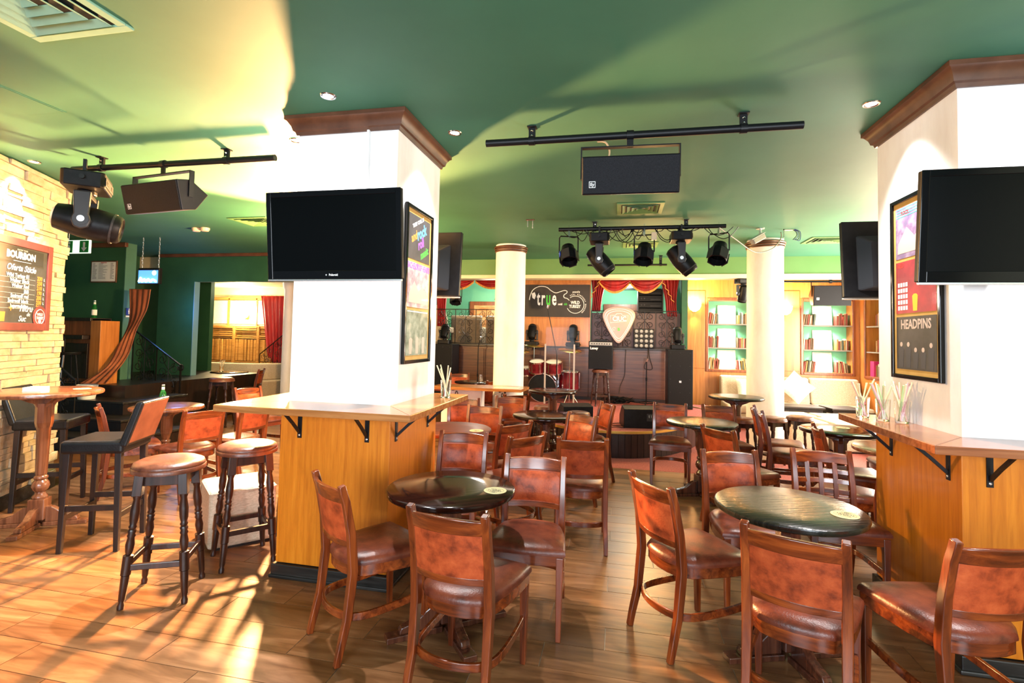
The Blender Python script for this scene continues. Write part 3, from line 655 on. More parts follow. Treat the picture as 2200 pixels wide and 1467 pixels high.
# ================================================================ ROUND STOOLS
def make_stool():
    t = thing('bar_stool', (0, 0, 0), 0, 'x', 'stool', 'round-seated turned-leg bar stools')
    MB().lathe([(.12, .735), (.175, .735), (.185, .745), (.187, .757), (.18, .772), (.15, .785), (.07, .792), (1e-5, .793)], 36).build('seat', M['leather_red'], t, smooth=60)
    MB().lathe([(.176, .722), (.19, .724), (.192, .745), (.187, .75)], 36, cap=False).build('seat_band', M['leather_red'], t, smooth=60)
    ap = MB()
    for k in range(4): ap.mat(T(0, 0, 0, 0, 0, k*PI/2)).box(-.10, .10, .088, .112, .655, .732)
    ap.build('apron', M['stool_wood'], t, bevel=.003)
    for sx in (-1, 1):
        for sy in (-1, 1):
            top = Vector((sx*.108, sy*.108, .73)); bot = Vector((sx*.158, sy*.158, 0)); l = MB()
            def P(f): return bot.lerp(top, f)
            l.lat(bot, top, [(.010, 0), (.017, .004), (.018, .03), (.013, .05), (.017, .07), (.021, .22), (.021, .245)], 12)
            l.lat(P(.0), P(1), [(.0, .245), (.013, .245), (.026, .25), (.027, .39), (.015, .40)], 8)
            l.lat(P(0), P(1), [(.015, .40), (.019, .42), (.023, .47), (.017, .52), (.022, .535), (.017, .55), (.022, .57), (.016, .585), (.021, .60), (.016, .615), (.022, .65), (.024, .72), (.017, .80), (.022, .82), (.022, .83)], 12)
            o = l.build('leg', M['stool_wood'], t, smooth=50)
            MB().mat(T(0, 0, 0)).hexa([(P(.83)[0]-.024, P(.83)[1]-.024, P(.83)[2]), (P(.83)[0]+.024, P(.83)[1]-.024, P(.83)[2]), (P(.83)[0]+.024, P(.83)[1]+.024, P(.83)[2]), (P(.83)[0]-.024, P(.83)[1]+.024, P(.83)[2])],
                [(top.x-.024, top.y-.024, .73), (top.x+.024, top.y-.024, .73), (top.x+.024, top.y+.024, .73), (top.x-.024, top.y+.024, .73)]).build('leg_block', M['stool_wood'], o, bevel=.003)
    q = .158-.05*(.235/.73)
    for k in range(4):
        z = .235 if k % 2 else .22
        MB().mat(T(0, 0, 0, 0, 0, k*PI/2)).box(-q, q, q-.011, q+.011, z-.017, z+.017).build('stretcher', M['stool_wood'], t, bevel=.004)
    return t
STOOL = make_stool(); first = [True]
def stool(x, y, rz, label, z=0, s=1):
    if first[0]: o = STOOL; first[0] = False; o['label'] = label
    else: o = copy_tree(STOOL); o['label'] = label
    o.location = (x, y, z); o.rotation_euler = (0, 0, rz); o.scale = (s, s, s); return o
stool(-2.61, 2.635, math.radians(27), 'round-seated turned-leg stool nearest to us on the sunlit floor')
stool(-2.495, 3.155, math.radians(-40), 'round-seated turned-leg stool between the beige cube and the amber pillar base')
stool(-2.42, 3.75, math.radians(15), 'round-seated stool mostly hidden behind the left edge of the amber pillar base')
stool(-6.35, 7.35, .3, 'small round stool in front of the opening to the far room')
stool(-.98, 7.03, .4, 'low round-seated stool left of the tall table by the drum shield', s=.8)
stool(-.50, 6.62, .7, 'low round-seated stool right of the tall table by the drum shield', s=.8)
stool(1.45, 6.68, .2, 'stool under the tall table left of the right column', s=.82)
stool(1.84, 6.90, .5, 'stool directly in front of the right column, left of the ottomans', s=.82)
stool(2.20, 7.10, .1, 'stool at the right edge of the right column, beside the ottomans', s=.82)
stool(-.33, 9.62, .35, 'turned-leg stool on the stage carrying the guitar amplifier', SZ, .83)
# ================================================================ BLACK LEATHER BAR CHAIRS
def make_barchair():
    t = thing('bar_chair', (0, 0, 0), 0, 'x', 'bar chair', 'black leather bar chairs with backs')
    for sx in (-1, 1):
        for sy in (-1, 1):
            x, y = sx*.165, sy*.16
            MB().hexa([(x*1.06-.015, y*1.10-.015, 0), (x*1.06+.015, y*1.10-.015, 0), (x*1.06+.015, y*1.10+.015, 0), (x*1.06-.015, y*1.10+.015, 0)],
                      [(x-.021, y-.021, .68), (x+.021, y-.021, .68), (x+.021, y+.021, .68), (x-.021, y+.021, .68)]).build('leg', M['black_wood'], t, bevel=.003)
    for k, z in ((0, .24), (1, .30), (2, .24), (3, .30)):
        MB().mat(T(0, 0, 0, 0, 0, k*PI/2)).box(-.165, .165, .153, .177, z-.02, z+.02).build('stretcher', M['black_wood'], t, bevel=.003)
    MB().box(-.2, .2, -.2, .2, .675, .765).build('seat', M['black_leather'], t, bevel=.022, seg=3)
    bk = MB(); bk.hexa([(-.2, -.215, .72), (.2, -.215, .72), (.2, -.155, .72), (-.2, -.155, .72)], [(-.2, -.315, 1.035), (.2, -.315, 1.035), (.2, -.265, 1.035), (-.2, -.265, 1.035)])
    b = bk.build('backrest', M['black_leather'], t, bevel=.014, seg=3)
    MB().hexa([(-.18, -.2235, .745), (.18, -.2235, .745), (.18, -.2205, .745), (-.18, -.2205, .745)], [(-.18, -.3135, 1.02), (.18, -.3135, 1.02), (.18, -.31, 1.02), (-.18, -.31, 1.02)]).build('back_panel', noisy('rust back leather', [(.3, (.12, .03, .013)), (.7, (.2, .06, .028))], (9, 9, 9), 3, .38), b)
    return t
bc = make_barchair(); bc.location = (-3.64, 3.13, 0); bc.rotation_euler = (0, 0, face((-.9, -.36))); bc['label'] = 'black leather bar chair with a rust-coloured back, standing free beside the round stools'
dup(bc, (-4.86, 3.66, 0), face((.886, .46)), 'black leather bar chair between the tall bar table and the stone wall')
# ================================================================ CUBES, SOFAS, LOW TABLES
def cube(x, y, rz, label, s=(.44, .44, .42), mat='fabric_cube', group=None):
    t = thing('cube_seat', (x, y, 0), rz, label, 'ottoman', group)
    MB().box(-s[0]/2, s[0]/2, -s[1]/2, s[1]/2, .02, s[2]).build('body', M[mat], t, bevel=.022, seg=3)
    MB().box(-s[0]/2+.03, s[0]/2-.03, -s[1]/2+.03, s[1]/2-.03, 0, .02).build('foot_plate', M['black_wood'], t)
    b = MB(); zt = s[2]-.004
    b.tube([(-s[0]/2+.012, -s[1]/2+.002, zt-.012), (s[0]/2-.012, -s[1]/2+.002, zt-.012), (s[0]/2-.002, -s[1]/2+.012, zt-.012), (s[0]/2-.002, s[1]/2-.012, zt-.012), (s[0]/2-.012, s[1]/2-.002, zt-.012), (-s[0]/2+.012, s[1]/2-.002, zt-.012), (-s[0]/2+.002, s[1]/2-.012, zt-.012), (-s[0]/2+.002, -s[1]/2+.012, zt-.012)], .004, 5, closed=True)
    b.build('piping', M[mat], t); return t
cube(-2.80, 3.46, math.radians(49), 'beige linen cube seat on the floor behind the two round stools')
g = 'beige ottomans before the sofa'
cube(2.66, 8.55, .12, 'beige ottoman nearest the right column, side panels in view', (.5, .62, .42), 'fabric_beige', g)
cube(3.22, 8.57, .12, 'beige ottoman right of the nearest one, before the low tables', (.5, .62, .42), 'fabric_beige', g)
cube(2.76, 9.18, .1, 'beige ottoman touching the front of the low dark tables', (.5, .45, .42), 'fabric_beige', g)
cube(3.30, 9.18, .1, 'beige ottoman closest to the bright sofa corner', (.5, .45, .42), 'fabric_beige', g)
def sofa(x0, x1, yb, label, rz=0, origin=None):
    """module with base, seat cushion and back cushion, facing local -Y, back at y=0"""
    w = x1-x0; t = thing('sofa_section', origin or ((x0+x1)/2, yb, 0), rz, label, 'sofa', 'beige corner sofa sections')
    MB().box(-w/2+.004, w/2-.004, -.78, -.02, .05, .26).build('base', M['fabric_beige'], t, bevel=.02)
    MB().box(-w/2+.006, w/2-.006, -.80, -.2, .26, .44).build('seat_cushion', M['fabric_beige'], t, bevel=.04, seg=3)
    MB().hexa([(-w/2+.006, -.30, .42), (w/2-.006, -.30, .42), (w/2-.006, -.04, .42), (-w/2+.006, -.04, .42)], [(-w/2+.006, -.19, .90), (w/2-.006, -.19, .90), (w/2-.006, -.03, .90), (-w/2+.006, -.03, .90)]).build('back_cushion', M['fabric_beige'], t, bevel=.04, seg=3)
    for sx in (-1, 1): MB().cyl((sx*(w/2-.08), -.7, 0), (sx*(w/2-.08), -.7, .05), .02, 10).build('foot', M['black_wood'], t)
    return t
sofa(1.9, 2.62, 10.84, 'sofa section below the left bookcase, with a cushion at its end')
sofa(2.62, 3.46, 10.84, 'sofa section right of the column with the pale cushion turned on its corner')
sofa(3.46, 4.30, 10.84, 'sofa section in the corner below the right bookcase')
sofa(0, .9, 0, 'sofa section along the right wall, blown out by daylight', math.radians(-90), (4.36, 8.85, 0))
sofa(0, .9, 0, 'sofa section nearest the window, mostly behind the right pillar', math.radians(-90), (4.36, 7.93, 0))
def cushion(x, y, z, rx, ry, rz, s, label, spin=0):
    def f(u, v):
        a = (u*2-1); b = (v*2-1); return (a*s/2*(1-.10*(1-b*b)*(abs(a) > .99)), b*s/2*(1-.10*(1-a*a)*(abs(b) > .99)), 0)
    n = 10; t = MB().mat(T(x, y, z, rx, ry, rz) @ Matrix.Rotation(spin, 4, 'Z')); vs = []; fs = []
    for side in (1, -1):
        for j in range(n+1):
            for i in range(n+1):
                a = 2*i/n-1; b = 2*j/n-1; e = max(0, (1-a**4)*(1-b**4))**.6; k = 1-.06*(1-b*b)*a*a; k2 = 1-.06*(1-a*a)*b*b
                vs.append((a*s/2*k, b*s/2*k2, side*.075*e))
    w = n+1
    for sidx in (0, 1):
        o = sidx*w*w
        for j in range(n):
            for i in range(n): q = (o+j*w+i, o+j*w+i+1, o+(j+1)*w+i+1, o+(j+1)*w+i); fs.append(q if sidx == 0 else q[::-1])
    t.add(vs, fs); o = t.build('cushion', M['pillow'], None, smooth=60); return tag(o, label, 'cushion', 'pale scatter cushions')
cushion(3.17, 10.42, .74, math.radians(68), 0, 0, .46, 'pale cushion stood on its corner against the sofa right of the column', PI/4)
cushion(2.36, 10.43, .66, math.radians(72), 0, math.radians(8), .42, 'pale cushion at the left sofa end, cut off by the column')
cushion(-8.1, 9.55, .52, .25, .1, .4, .46, 'round-edged pale cushion on the far room sofa')
def low_table(x, y, w, d, rz, label):
    t = thing('low_table', (x, y, 0), rz, label, 'coffee table', 'dark low tables by the sofa')
    MB().box(-w/2, w/2, -d/2, d/2, .455, .49).build('table_top', M['black_wood'], t, bevel=.006)
    MB().box(-w/2+.03, w/2-.03, -d/2+.03, d/2-.03, .40, .455).build('apron', M['black_wood'], t)
    for sx in (-1, 1):
        for sy in (-1, 1): MB().box(sx*(w/2-.06)-.03, sx*(w/2-.06)+.03, sy*(d/2-.06)-.03, sy*(d/2-.06)+.03, 0, .40).build('leg', M['black_wood'], t, bevel=.004)
low_table(2.78, 9.72, 1.1, .45, .03, 'long low dark table in front of the sofa, right of the column')
low_table(3.64, 9.72, .5, .45, .12, 'square low dark table turned a little, near the sofa corner')
# ================================================================ THINGS ON AND ROUND THE PILLARS
def tv(x, y, z, w, h, rx, rz, label, logo=False, back=False):
    t = thing('television', (x, y, z), rz, label, 'television', 'black flat televisions on the pillars'); t.rotation_euler = (rx, 0, rz)
    b = .032
    MB().box(-w/2, w/2, .0, .035, -h/2, h/2).build('housing', M['black_plastic'], t, bevel=.006)
    f = MB(); f.box(-w/2, -w/2+b, -.006, .0, -h/2+.0, h/2); f.box(w/2-b, w/2, -.006, 0, -h/2, h/2); f.box(-w/2+b, w/2-b, -.006, 0, h/2-b, h/2); f.box(-w/2+b, w/2-b, -.006, 0, -h/2, -h/2+.05); f.build('bezel', M['gloss_black'], t, bevel=.002)
    MB().box(-w/2+b, w/2-b, -.002, 0, -h/2+.05, h/2-b).build('screen', M['screen'], t)
    MB().box(-w/2, w/2, -.007, .01, -h/2-.012, -h/2).build('bottom_trim', M['silver'], t, bevel=.002)
    MB().hexa([(-w/2+.08, .035, -h/2+.04), (w/2-.08, .035, -h/2+.04), (w/2-.08, .035, h/2-.10), (-w/2+.08, .035, h/2-.10)], [(-w/2+.16, .085, -h/2+.06), (w/2-.16, .085, -h/2+.06), (w/2-.16, .085, h/2-.16), (-w/2+.16, .085, h/2-.16)]).build('rear_bulge', M['grey_plastic'], t, bevel=.012)
    m = MB().box(-.2, .2, .085, .10, -.12, .12); m.box(-.03, .03, .10, .20, -.03, .03); m.build('wall_mount', M['black_metal'], t)
    if logo: 
        l = MB(); l.text('Polaroid', .017, T(.004, -.0065, -h/2+.025, *UP_Y), .0003, bold=.0006); l.box(-.047, -.038, -.0068, -.0062, -h/2+.0235, -h/2+.0265); l.box(-.044, -.041, -.0068, -.0062, -h/2+.0205, -h/2+.0295); l.build('maker_mark', M['white'], t)
    if back: MB().box(w/2-.16, w/2-.11, .0355, .0365, .02, .04).build('sticker', M['white'], t)
    return t
tv(-1.645, 2.72, 2.122, .86, .515, math.radians(6), 0, 'wide television on the front of the near white pillar', True)
tv(1.79, 2.72, 2.10, .88, .515, math.radians(5), 0, 'television on the right pillar, cut off by the picture edge')
tv(-1.70, 4.04, 2.13, .86, .53, math.radians(5), math.radians(180), 'television seen from behind at the right edge of the near pillar', back=True)
tv(1.96, 4.05, 2.14, .88, .54, math.radians(5), math.radians(180), 'television seen from behind at the left edge of the right pillar', back=True)
# ---- framed music posters
def poster(xf, w, h, label, covers, extra):
    t = thing('framed_poster', (0, 0, 0), 0, label, 'poster', 'black framed album posters'); t.matrix_world = xf
    f = MB(); b = .024; f.box(-w/2, -w/2+b, -.022, 0, -h/2, h/2); f.box(w/2-b, w/2, -.022, 0, -h/2, h/2); f.box(-w/2+b, w/2-b, -.022, 0, h/2-b, h/2); f.box(-w/2+b, w/2-b, -.022, 0, -h/2, -h/2+b)
    f.build('frame', M['gloss_black'], t, bevel=.003)
    MB().box(-w/2+b, w/2-b, -.010, 0, -h/2+b, h/2-b).build('mount', M['ochre'], t)
    cw = w-2*b-.05; ch = (h-2*b-.10)/3; z = h/2-b-.03
    for (m, detail) in covers:
        s = MB().box(-cw/2, cw/2, -.0115, -.010, z-ch, z).build('album_cover', m, t)
        for (mm, mbf) in detail: mb = MB().mat(T(0, -.0118, z-ch/2)); mbf(mb, cw, ch); mb.build('cover_print', mm, s)
        z -= ch+.02
    MB().box(-w/2+b, w/2-b, -.0145, -.0135, -h/2+b, h/2-b).build('glazing', M['glaze'], t)
    return t
M['ochre'] = noisy('ochre mount card', [(.3, (.48, .27, .06)), (.7, (.58, .34, .085))], (8, 8, 8), 3, .7)
gm, gnt, gb = newmat('poster glazing'); M['glaze'] = M['acrylic']
M['dark_cover'] = noisy('dark cover', [(.3, (.01, .01, .012)), (.7, (.05, .045, .05))], (6, 6, 6), 5, .5)
M['mixed_cover'] = noisy('mauve and grey cover', [(.25, (.05, .06, .10)), (.45, (.35, .22, .26)), (.6, (.55, .5, .46)), (.8, (.2, .22, .3))], (9, 9, 9), 5, .5)
M['green_cover'] = noisy('dark green photo cover', [(.3, (.02, .06, .03)), (.55, (.2, .26, .2)), (.8, (.5, .45, .36))], (12, 12, 12), 5, .5)
M['blue_cover'] = noisy('blue mauve cover', [(.3, (.03, .10, .18)), (.5, (.2, .12, .22)), (.75, (.45, .4, .5))], (10, 10, 10), 5, .5)
M['red_cover'] = noisy('red cover', [(.3, (.16, .008, .03)), (.6, (.42, .02, .04)), (.85, (.5, .08, .12))], (5, 5, 5), 4, .5)
M['purple_print'] = plain('violet print', (.3, .08, .5), .5); M['blue_text'] = plain('blue print', (.08, .35, .7), .5); M['teal_print'] = plain('teal print', (.08, .4, .36), .5)
M['figure_print'] = plain('grey print', (.045, .045, .055), .6); M['skin_print'] = plain('pale print', (.55, .42, .34), .6); M['yellow_print'] = plain('yellow print', (.8, .5, .03), .6)
def tx(s, size, x, z, rot=0, sx=1, shear=0, bold=.001):
    return lambda mb, w, h: mb.text(s, size, T(x, 0, z, math.radians(90), 0, 0) @ Matrix.Rotation(rot, 4, 'Z'), .0003, sx=sx, shear=shear, bold=bold)
def figures(n, seed):
    def f(mb, w, h):
        r = random.Random(seed)
        for i in range(n):
            x = -w/2+w*(i+.7)/(n+.4); hh = h*r.uniform(.42, .55)
            mb.prism([(x-.02, -h/2+.01), (x+.02, -h/2+.01), (x+.028, -h/2+hh*.7), (x+.012, -h/2+hh*.78), (x-.012, -h/2+hh*.78), (x-.028, -h/2+hh*.7)], -.0003, .0003, 'y')
    return f
def heads(n, seed):
    def f(mb, w, h):
        r = random.Random(seed)
        for i in range(n):
            x = -w/2+w*(i+.7)/(n+.4); hh = h*r.uniform(.42, .55); mb.prism(arc((x, -h/2+hh*.87), .014, 0, 2*PI*.94, 10), -.0003, .0003, 'y')
    return f
def stripes(k, c=0):
    def f(mb, w, h):
        for i in range(k): mb.box(-w/2+.01, w/2-.01, -.0003, .0003, h/2-.012-i*.016, h/2-.006-i*.016)
    return f
def hill(mb, w, h): mb.prism([(-w/2+.02, -h/2+.03), (w/2-.02, -h/2+.03), (w/2-.04, -h/6), (w/6, 0), (0, -h/8), (-w/5, h/12), (-w/2+.03, -h/5)], -.0003, .0003, 'y')
def tower(mb, w, h):
    for i in range(4):
        for j in range(5): mb.box(-w/2+.02+i*.028, -w/2+.04+i*.028, -.0003, .0003, -h/2+.02+j*.034, -h/2+.044+j*.034)
r30 = math.radians(24)
XP = T(-1.378, 3.37, 1.888, 0, 0, math.radians(90)); 
poster(XP, .48, 1.06, 'tall black-framed triple album poster on the right face of the near white pillar',
  [(M['dark_cover'], [(M['white'], tx('THEY CALL IT', .034, -.03, .11, r30)), (M['blue_text'], tx('rock', .105, .03, .05, r30, .9, .2, .003)), (M['orange_print'], tx('and', .08, -.1, .0, r30, .9, .2, .002)), (M['purple_print'], tx('roll', .09, .02, -.03, r30, .9, .2, .003)), (M['green_print'], tx('music', .075, .09, -.085, r30, .9, .2, .002))]),
   (M['mixed_cover'], [(M['purple_print'], tx('BACHELOR OF HEARTS', .058, 0, .125, 0, .66)), (M['skin_print'], hill)]),
   (M['green_cover'], [(M['skin_print'], figures(3, 5)), (M['white'], stripes(1))])], None)
XP = T(1.635, 3.325, 1.888, 0, 0, math.radians(-90))
poster(XP, .50, 1.06, 'tall black-framed triple album poster on the side of the right pillar',
  [(M['blue_cover'], [(M['teal_print'], stripes(4)), (M['red_print'], tx('ROCK', .03, -.1, .115, 0)), (M['skin_print'], hill)]),
   (M['red_cover'], [(M['red_print'], tx('RED', .04, -.15, .13, 0)), (M['white'], tower), (M['yellow_print'], figures(1, 3))]),
   (M['dark_cover'], [(M['skin_print'], tx('HEADPINS', .075, 0, .105, 0, .88, 0, .002)), (M['red_print'], stripes(0)), (M['figure_print'], figures(5, 2)), (M['skin_print'], heads(5, 2))])], None)
# ---- glasses of straws
def straw_glass(x, y, z, label, n, seed, h=.125, mats=('straw_pale',)):
    r = random.Random(seed); t = thing('straw_glass', (x, y, z), 0, label, 'glass', 'tumblers full of drinking straws')
    MB().lathe([(1e-5, 0), (.03, 0), (.033, .004), (.038, h), (.0355, h), (.031, .012), (1e-5, .012)], 24, cap=False).build('tumbler', M['glass'], t, smooth=40)
    for k in range(n):
        a = r.uniform(0, 2*PI); b = a+PI+r.uniform(-.7, .7); p0 = (.022*math.cos(a), .022*math.sin(a), .014); e = r.uniform(.034, .07); L = r.uniform(.2, .235)
        p1 = (e*math.cos(b), e*math.sin(b), L); s = MB(); q = Vector(p0).lerp(Vector(p1), 1)
        # keep inside the rim
        f = h/L; rim = math.hypot(p0[0]+(q.x-p0[0])*f, p0[1]+(q.y-p0[1])*f)
        if rim > .031: g = .031/rim; q = Vector((q.x*g, q.y*g, q.z))
        s.cyl(p0, tuple(q), .0042, 8); s.build('straw', M[mats[k % len(mats)]], t, smooth=40)
    return t
straw_glass(-1.20, 3.52, 1.11, 'glass with a few pale straws on the right end of the near pillar shelf', 6, 4)
mx = ('straw_pale', 'straw_pink', 'straw_green', 'straw_pale')
straw_glass(1.50, 3.42, 1.105, 'middle glass of striped straws on the right pillar shelf', 12, 1, mats=mx)
straw_glass(1.44, 3.53, 1.105, 'left glass of straws on the right pillar shelf', 9, 2, mats=mx)
straw_glass(1.57, 3.36, 1.105, 'right glass of straws on the right pillar shelf, nearest the poster', 10, 3, mats=mx)
straw_glass(-7.75, 8.95, .74, 'glass of pale straws on the far room table', 7, 5)
g = straw_glass(-2.40, 8.95, .74, 'empty tumbler on the farthest dark table', 0, 6)
for yy in (1.105,):
    for o in bpy.data.objects:
        if o.get('category') == 'glass' and abs(o.location.z-yy) < 1e-4: o.location.z = 1.11
# ---- counter round the left column
t = thing('column_counter', (0, 0, 0), 0, 'yellow wood counter wrapped round the front of the left column', 'counter')
MB().prism([(-2.6, 6.98), (-1.31, 7.02), (-1.28, 7.5), (-1.40, 7.52), (-1.93, 7.52), (-2.6, 7.4)], .79, .83).build('counter_top', M['counter'], t, bevel=.004)
MB().box(-2.55, -1.95, 7.3, 7.5, 0, .79).build('counter_panel', M['plaster'], t)
def scroll(mb, c, r, turns, a0, dirn, ax, rad=.006, n=18):
    """spiral in a vertical plane spanned by ax (unit x,y dir) and z"""
    pts = []
    for i in range(n+1):
        f = i/n; rr = r*(1-.82*f); a = a0+dirn*turns*2*PI*f; pts.append((c[0]+ax[0]*rr*math.cos(a), c[1]+ax[1]*rr*math.cos(a), c[2]+rr*math.sin(a)))
    mb.tube(pts, rad, 5); return pts[0]
for i, x in enumerate((-2.3, -1.62)):
    b = MB(); b.box(x-.012, x+.012, 7.40, 7.42, .50, .79); b.box(x-.012, x+.012, 7.05, 7.42, .775, .79)
    scroll(b, (x, 7.22, .68), .08, 1.4, 0, 1, (0, 1)); scroll(b, (x, 7.32, .56), .055, 1.4, 0, -1, (0, 1)); b.build('scroll_bracket', M['iron'], t)
tag(MB().box(-1.72, -1.38, 7.12, 7.30, .83, .834).build('menu_sheet', M['paper']), 'white sheet lying on the yellow counter in front of the left column', 'paper')
# ================================================================ THINGS ON THE CEILING
for (x, y, k), lab in zip(DOWN, ['recessed downlight in front of the near white pillar', 'recessed downlight right of the near white pillar', 'recessed downlight peeking out left of the near white pillar', 'starry recessed downlight left of the right pillar', 'recessed downlight in front of the right pillar', 'recessed downlight above the stone wall']):
    t = thing('downlight', (x, y, CE), 0, lab, 'ceiling light', 'recessed ceiling downlights')
    MB().lathe([(.030, -.001), (.036, -.006), (.044, -.006), (.048, 0)], 24, cap=False).build('trim_ring', M['chrome'], t, smooth=50)
    MB().lathe([(1e-5, -.003), (.030, -.002)], 20, cap=False).build('lamp', M['bulb_white'], t)
def vent(x, y, w, d, label, mat, n=4, dz=.018):
    t = thing('ceiling_vent', (x, y, CE), 0, label, 'vent', 'square louvred ceiling vents')
    f = MB(); b = .045
    f.box(-w/2, w/2, -d/2, -d/2+b, -.012, 0); f.box(-w/2, w/2, d/2-b, d/2, -.012, 0); f.box(-w/2, -w/2+b, -d/2+b, d/2-b, -.012, 0); f.box(w/2-b, w/2, -d/2+b, d/2-b, -.012, 0)
    f.build('frame', mat, t, bevel=.003)
    MB().box(-w/2+b, w/2-b, -d/2+b, d/2-b, -.001, 0).build('shaft', M['black_print'], t)
    for k in range(n):
        g = 1-(k+.25)/n; a, c = (w/2-b)*g, (d/2-b)*g; a2, c2 = a-(w/2-b)/n*.62, c-(d/2-b)/n*.62; z0, z1 = -.002, -dz
        vs = [(-a, -c, z1), (a, -c, z1), (a, c, z1), (-a, c, z1), (-a2, -c2, z0), (a2, -c2, z0), (a2, c2, z0), (-a2, c2, z0)]
        MB().add(vs, [(0, 1, 5, 4), (1, 2, 6, 5), (2, 3, 7, 6), (3, 0, 4, 7)]).build('louvre', mat, t, solid=.003)
    return t
vent(-2.52, 1.66, .56, .58, 'big pale green louvred vent in the top left corner', noisy('pale green vent paint', [(.3, (.22, .42, .30)), (.7, (.28, .5, .36))], (5, 5, 5), 3, .5))
M['vent_olive'] = noisy('olive vent paint', [(.3, (.10, .22, .08)), (.7, (.13, .27, .10))], (5, 5, 5), 3, .5)
vent(.195, 5.66, .48, .48, 'louvred vent just below the hanging middle speaker', M['vent_olive'])
vent(.28, 7.85, .5, .45, 'louvred vent behind the stage light bar', M['vent_olive'])
vent(2.75, 7.72, .55, .48, 'louvred vent right of the right column', M['vent_olive'])
vent(-4.52, 5.75, .55, .48, 'louvred vent left of the near pillar television', M['vent_olive'])
t = thing('smoke_detector', (-5.66, 6.04, CE), 0, 'pair of small round detectors on the ceiling above the blue sign', 'detector')
for dx in (-.07, .07): MB().mat(T(dx, 0, 0)).lathe([(.06, 0), (.06, -.02), (.045, -.045), (1e-5, -.05)], 20).build('detector_head', plain('cream plastic', (.7, .55, .4), .4), t, smooth=50)
# ---- pipes
def pipe(x0, x1, y, z, hang, label, r=.024):
    t = thing('lighting_pipe', (0, 0, 0), 0, label, 'pipe', 'black ceiling pipes for speakers and lights')
    MB().cyl((x0, y, z), (x1, y, z), r, 20).build('pipe', M['black_metal'], t, smooth=40)
    for h in hang:
        b = MB(); b.box(h-.022, h+.022, y-.004, y+.012, z+.0, CE); b.box(h-.03, h+.03, y-.03, y+.03, CE-.006, CE); b.mat(T(h, y, z, 0, math.radians(90))).lathe([(r+.006, -.02), (r+.006, .02)], 18)
        o = b.build('hanger', M['black_metal'], t)
        for dz in (.028, .06): MB().mat(T(h, y-.004, CE-dz, math.radians(90))).lathe([(.009, 0), (.009, .006), (.004, .014)], 8).build('bolt', M['chrome'], o)
    return t
pipe(-.905, 1.065, 3.37, 2.862, (-.59, .73), 'long black ceiling pipe carrying the middle hanging speaker')
pipe(-4.48, -2.57, 3.42, 2.868, (-4.19, -3.0), 'long black ceiling pipe on the left, near the stone wall')
pipe(-.745, 1.175, 6.28, 2.872, (-.31, .74), 'black ceiling pipe with stage lights in front of the stage')
pipe(-.55, .75, 8.9, 2.80, (-.45, .65), 'thin far ceiling pipe behind the stage lights', .016)
# ---- hanging speakers
def speaker(x, y, z, rz, w, h, d, label, tilt, pz):
    t = thing('hanging_speaker', (x, y, z), rz, label, 'loudspeaker', 'black hanging loudspeakers')
    X = T(0, 0, 0, tilt)
    # six-sided cabinet: flat front grille, angled back
    prof = [(-d*.35, -h/2), (d*.12, -h/2), (d*.62, -h*.02), (d*.12, h/2), (-d*.35, h/2)]
    MB().mat(X).prism(prof, -w/2, w/2, 'x').build('cabinet', M['black_plastic'], t, bevel=.006)
    MB().mat(X).box(-w/2+.006, w/2-.006, -d*.35-.008, -d*.35, -h/2+.006, h/2-.006).build('grille', M['grille'], t, bevel=.003)
    l = MB().mat(X @ T(-w/2+.065, -d*.35-.0085, -.055)); l.box(-.02, .02, -.001, 0, -.02, .02)
    bd = l.build('badge', M['white'], t)
    MB().mat(X @ T(-w/2+.065, -d*.35-.0098, -.055)).box(-.017, .017, -.0003, 0, -.017, .017).build('badge_field', M['black_print'], bd)
    MB().mat(X @ T(-w/2+.065, -d*.35-.0108, -.055)).text('Ey', .027, T(0, 0, 0, *UP_Y), .0003, bold=.0006).build('badge_letters', M['white'], bd)
    b = MB(); zt = h/2+.065
    b.box(-w/2-.012, -w/2-.004, -.02, .02, -.02, zt); b.box(w/2+.004, w/2+.012, -.02, .02, -.02, zt); b.box(-w/2-.012, w/2+.012, -.02, .02, zt, zt+.008); b.box(-.02, .02, -.006, .006, zt, pz-z)
    b.build('yoke', M['black_metal'], t)
    MB().mat(T(0, 0, pz-z, 0, math.radians(90))).lathe([(.031, -.022), (.031, .022)], 18).build('pipe_clamp', M['black_metal'], t)
    return t
M['grille'] = noisy('perforated black grille', [(.4, (.003, .003, .004)), (.6, (.010, .010, .013))], (260, 260, 260), 1, .6, spec=.15)
speaker(.05, 3.37, 2.60, math.radians(2), .60, .235, .26, 'black loudspeaker hanging from the middle pipe, badge at its left', math.radians(14), 2.862)
speaker(-3.58, 3.42, 2.60, math.radians(-8), .62, .23, .26, 'black loudspeaker hanging beside the moving-head light on the left', math.radians(14), 2.868)
s = speaker(3.50, 9.75, 2.37, 0, .58, .34, .26, 'black loudspeaker hanging in front of the right bookcase', .1, 2.61)
pipe(2.70, 4.38, 9.75, 2.61, (3.9, ), 'black pipe carrying the speaker in front of the right bookcase', .018)
tag(MB().tube(spl([(-.16, 3.40, 2.845), (-.11, 3.40, 2.838), (-.085, 3.40, 2.80), (-.08, 3.41, 2.76), (-.10, 3.42, 2.71)], 5), .006, 6).build('speaker_cable', plain('tan cable', (.6, .38, .2), .5)), 'tan cable looping down to the middle hanging speaker', 'cable')
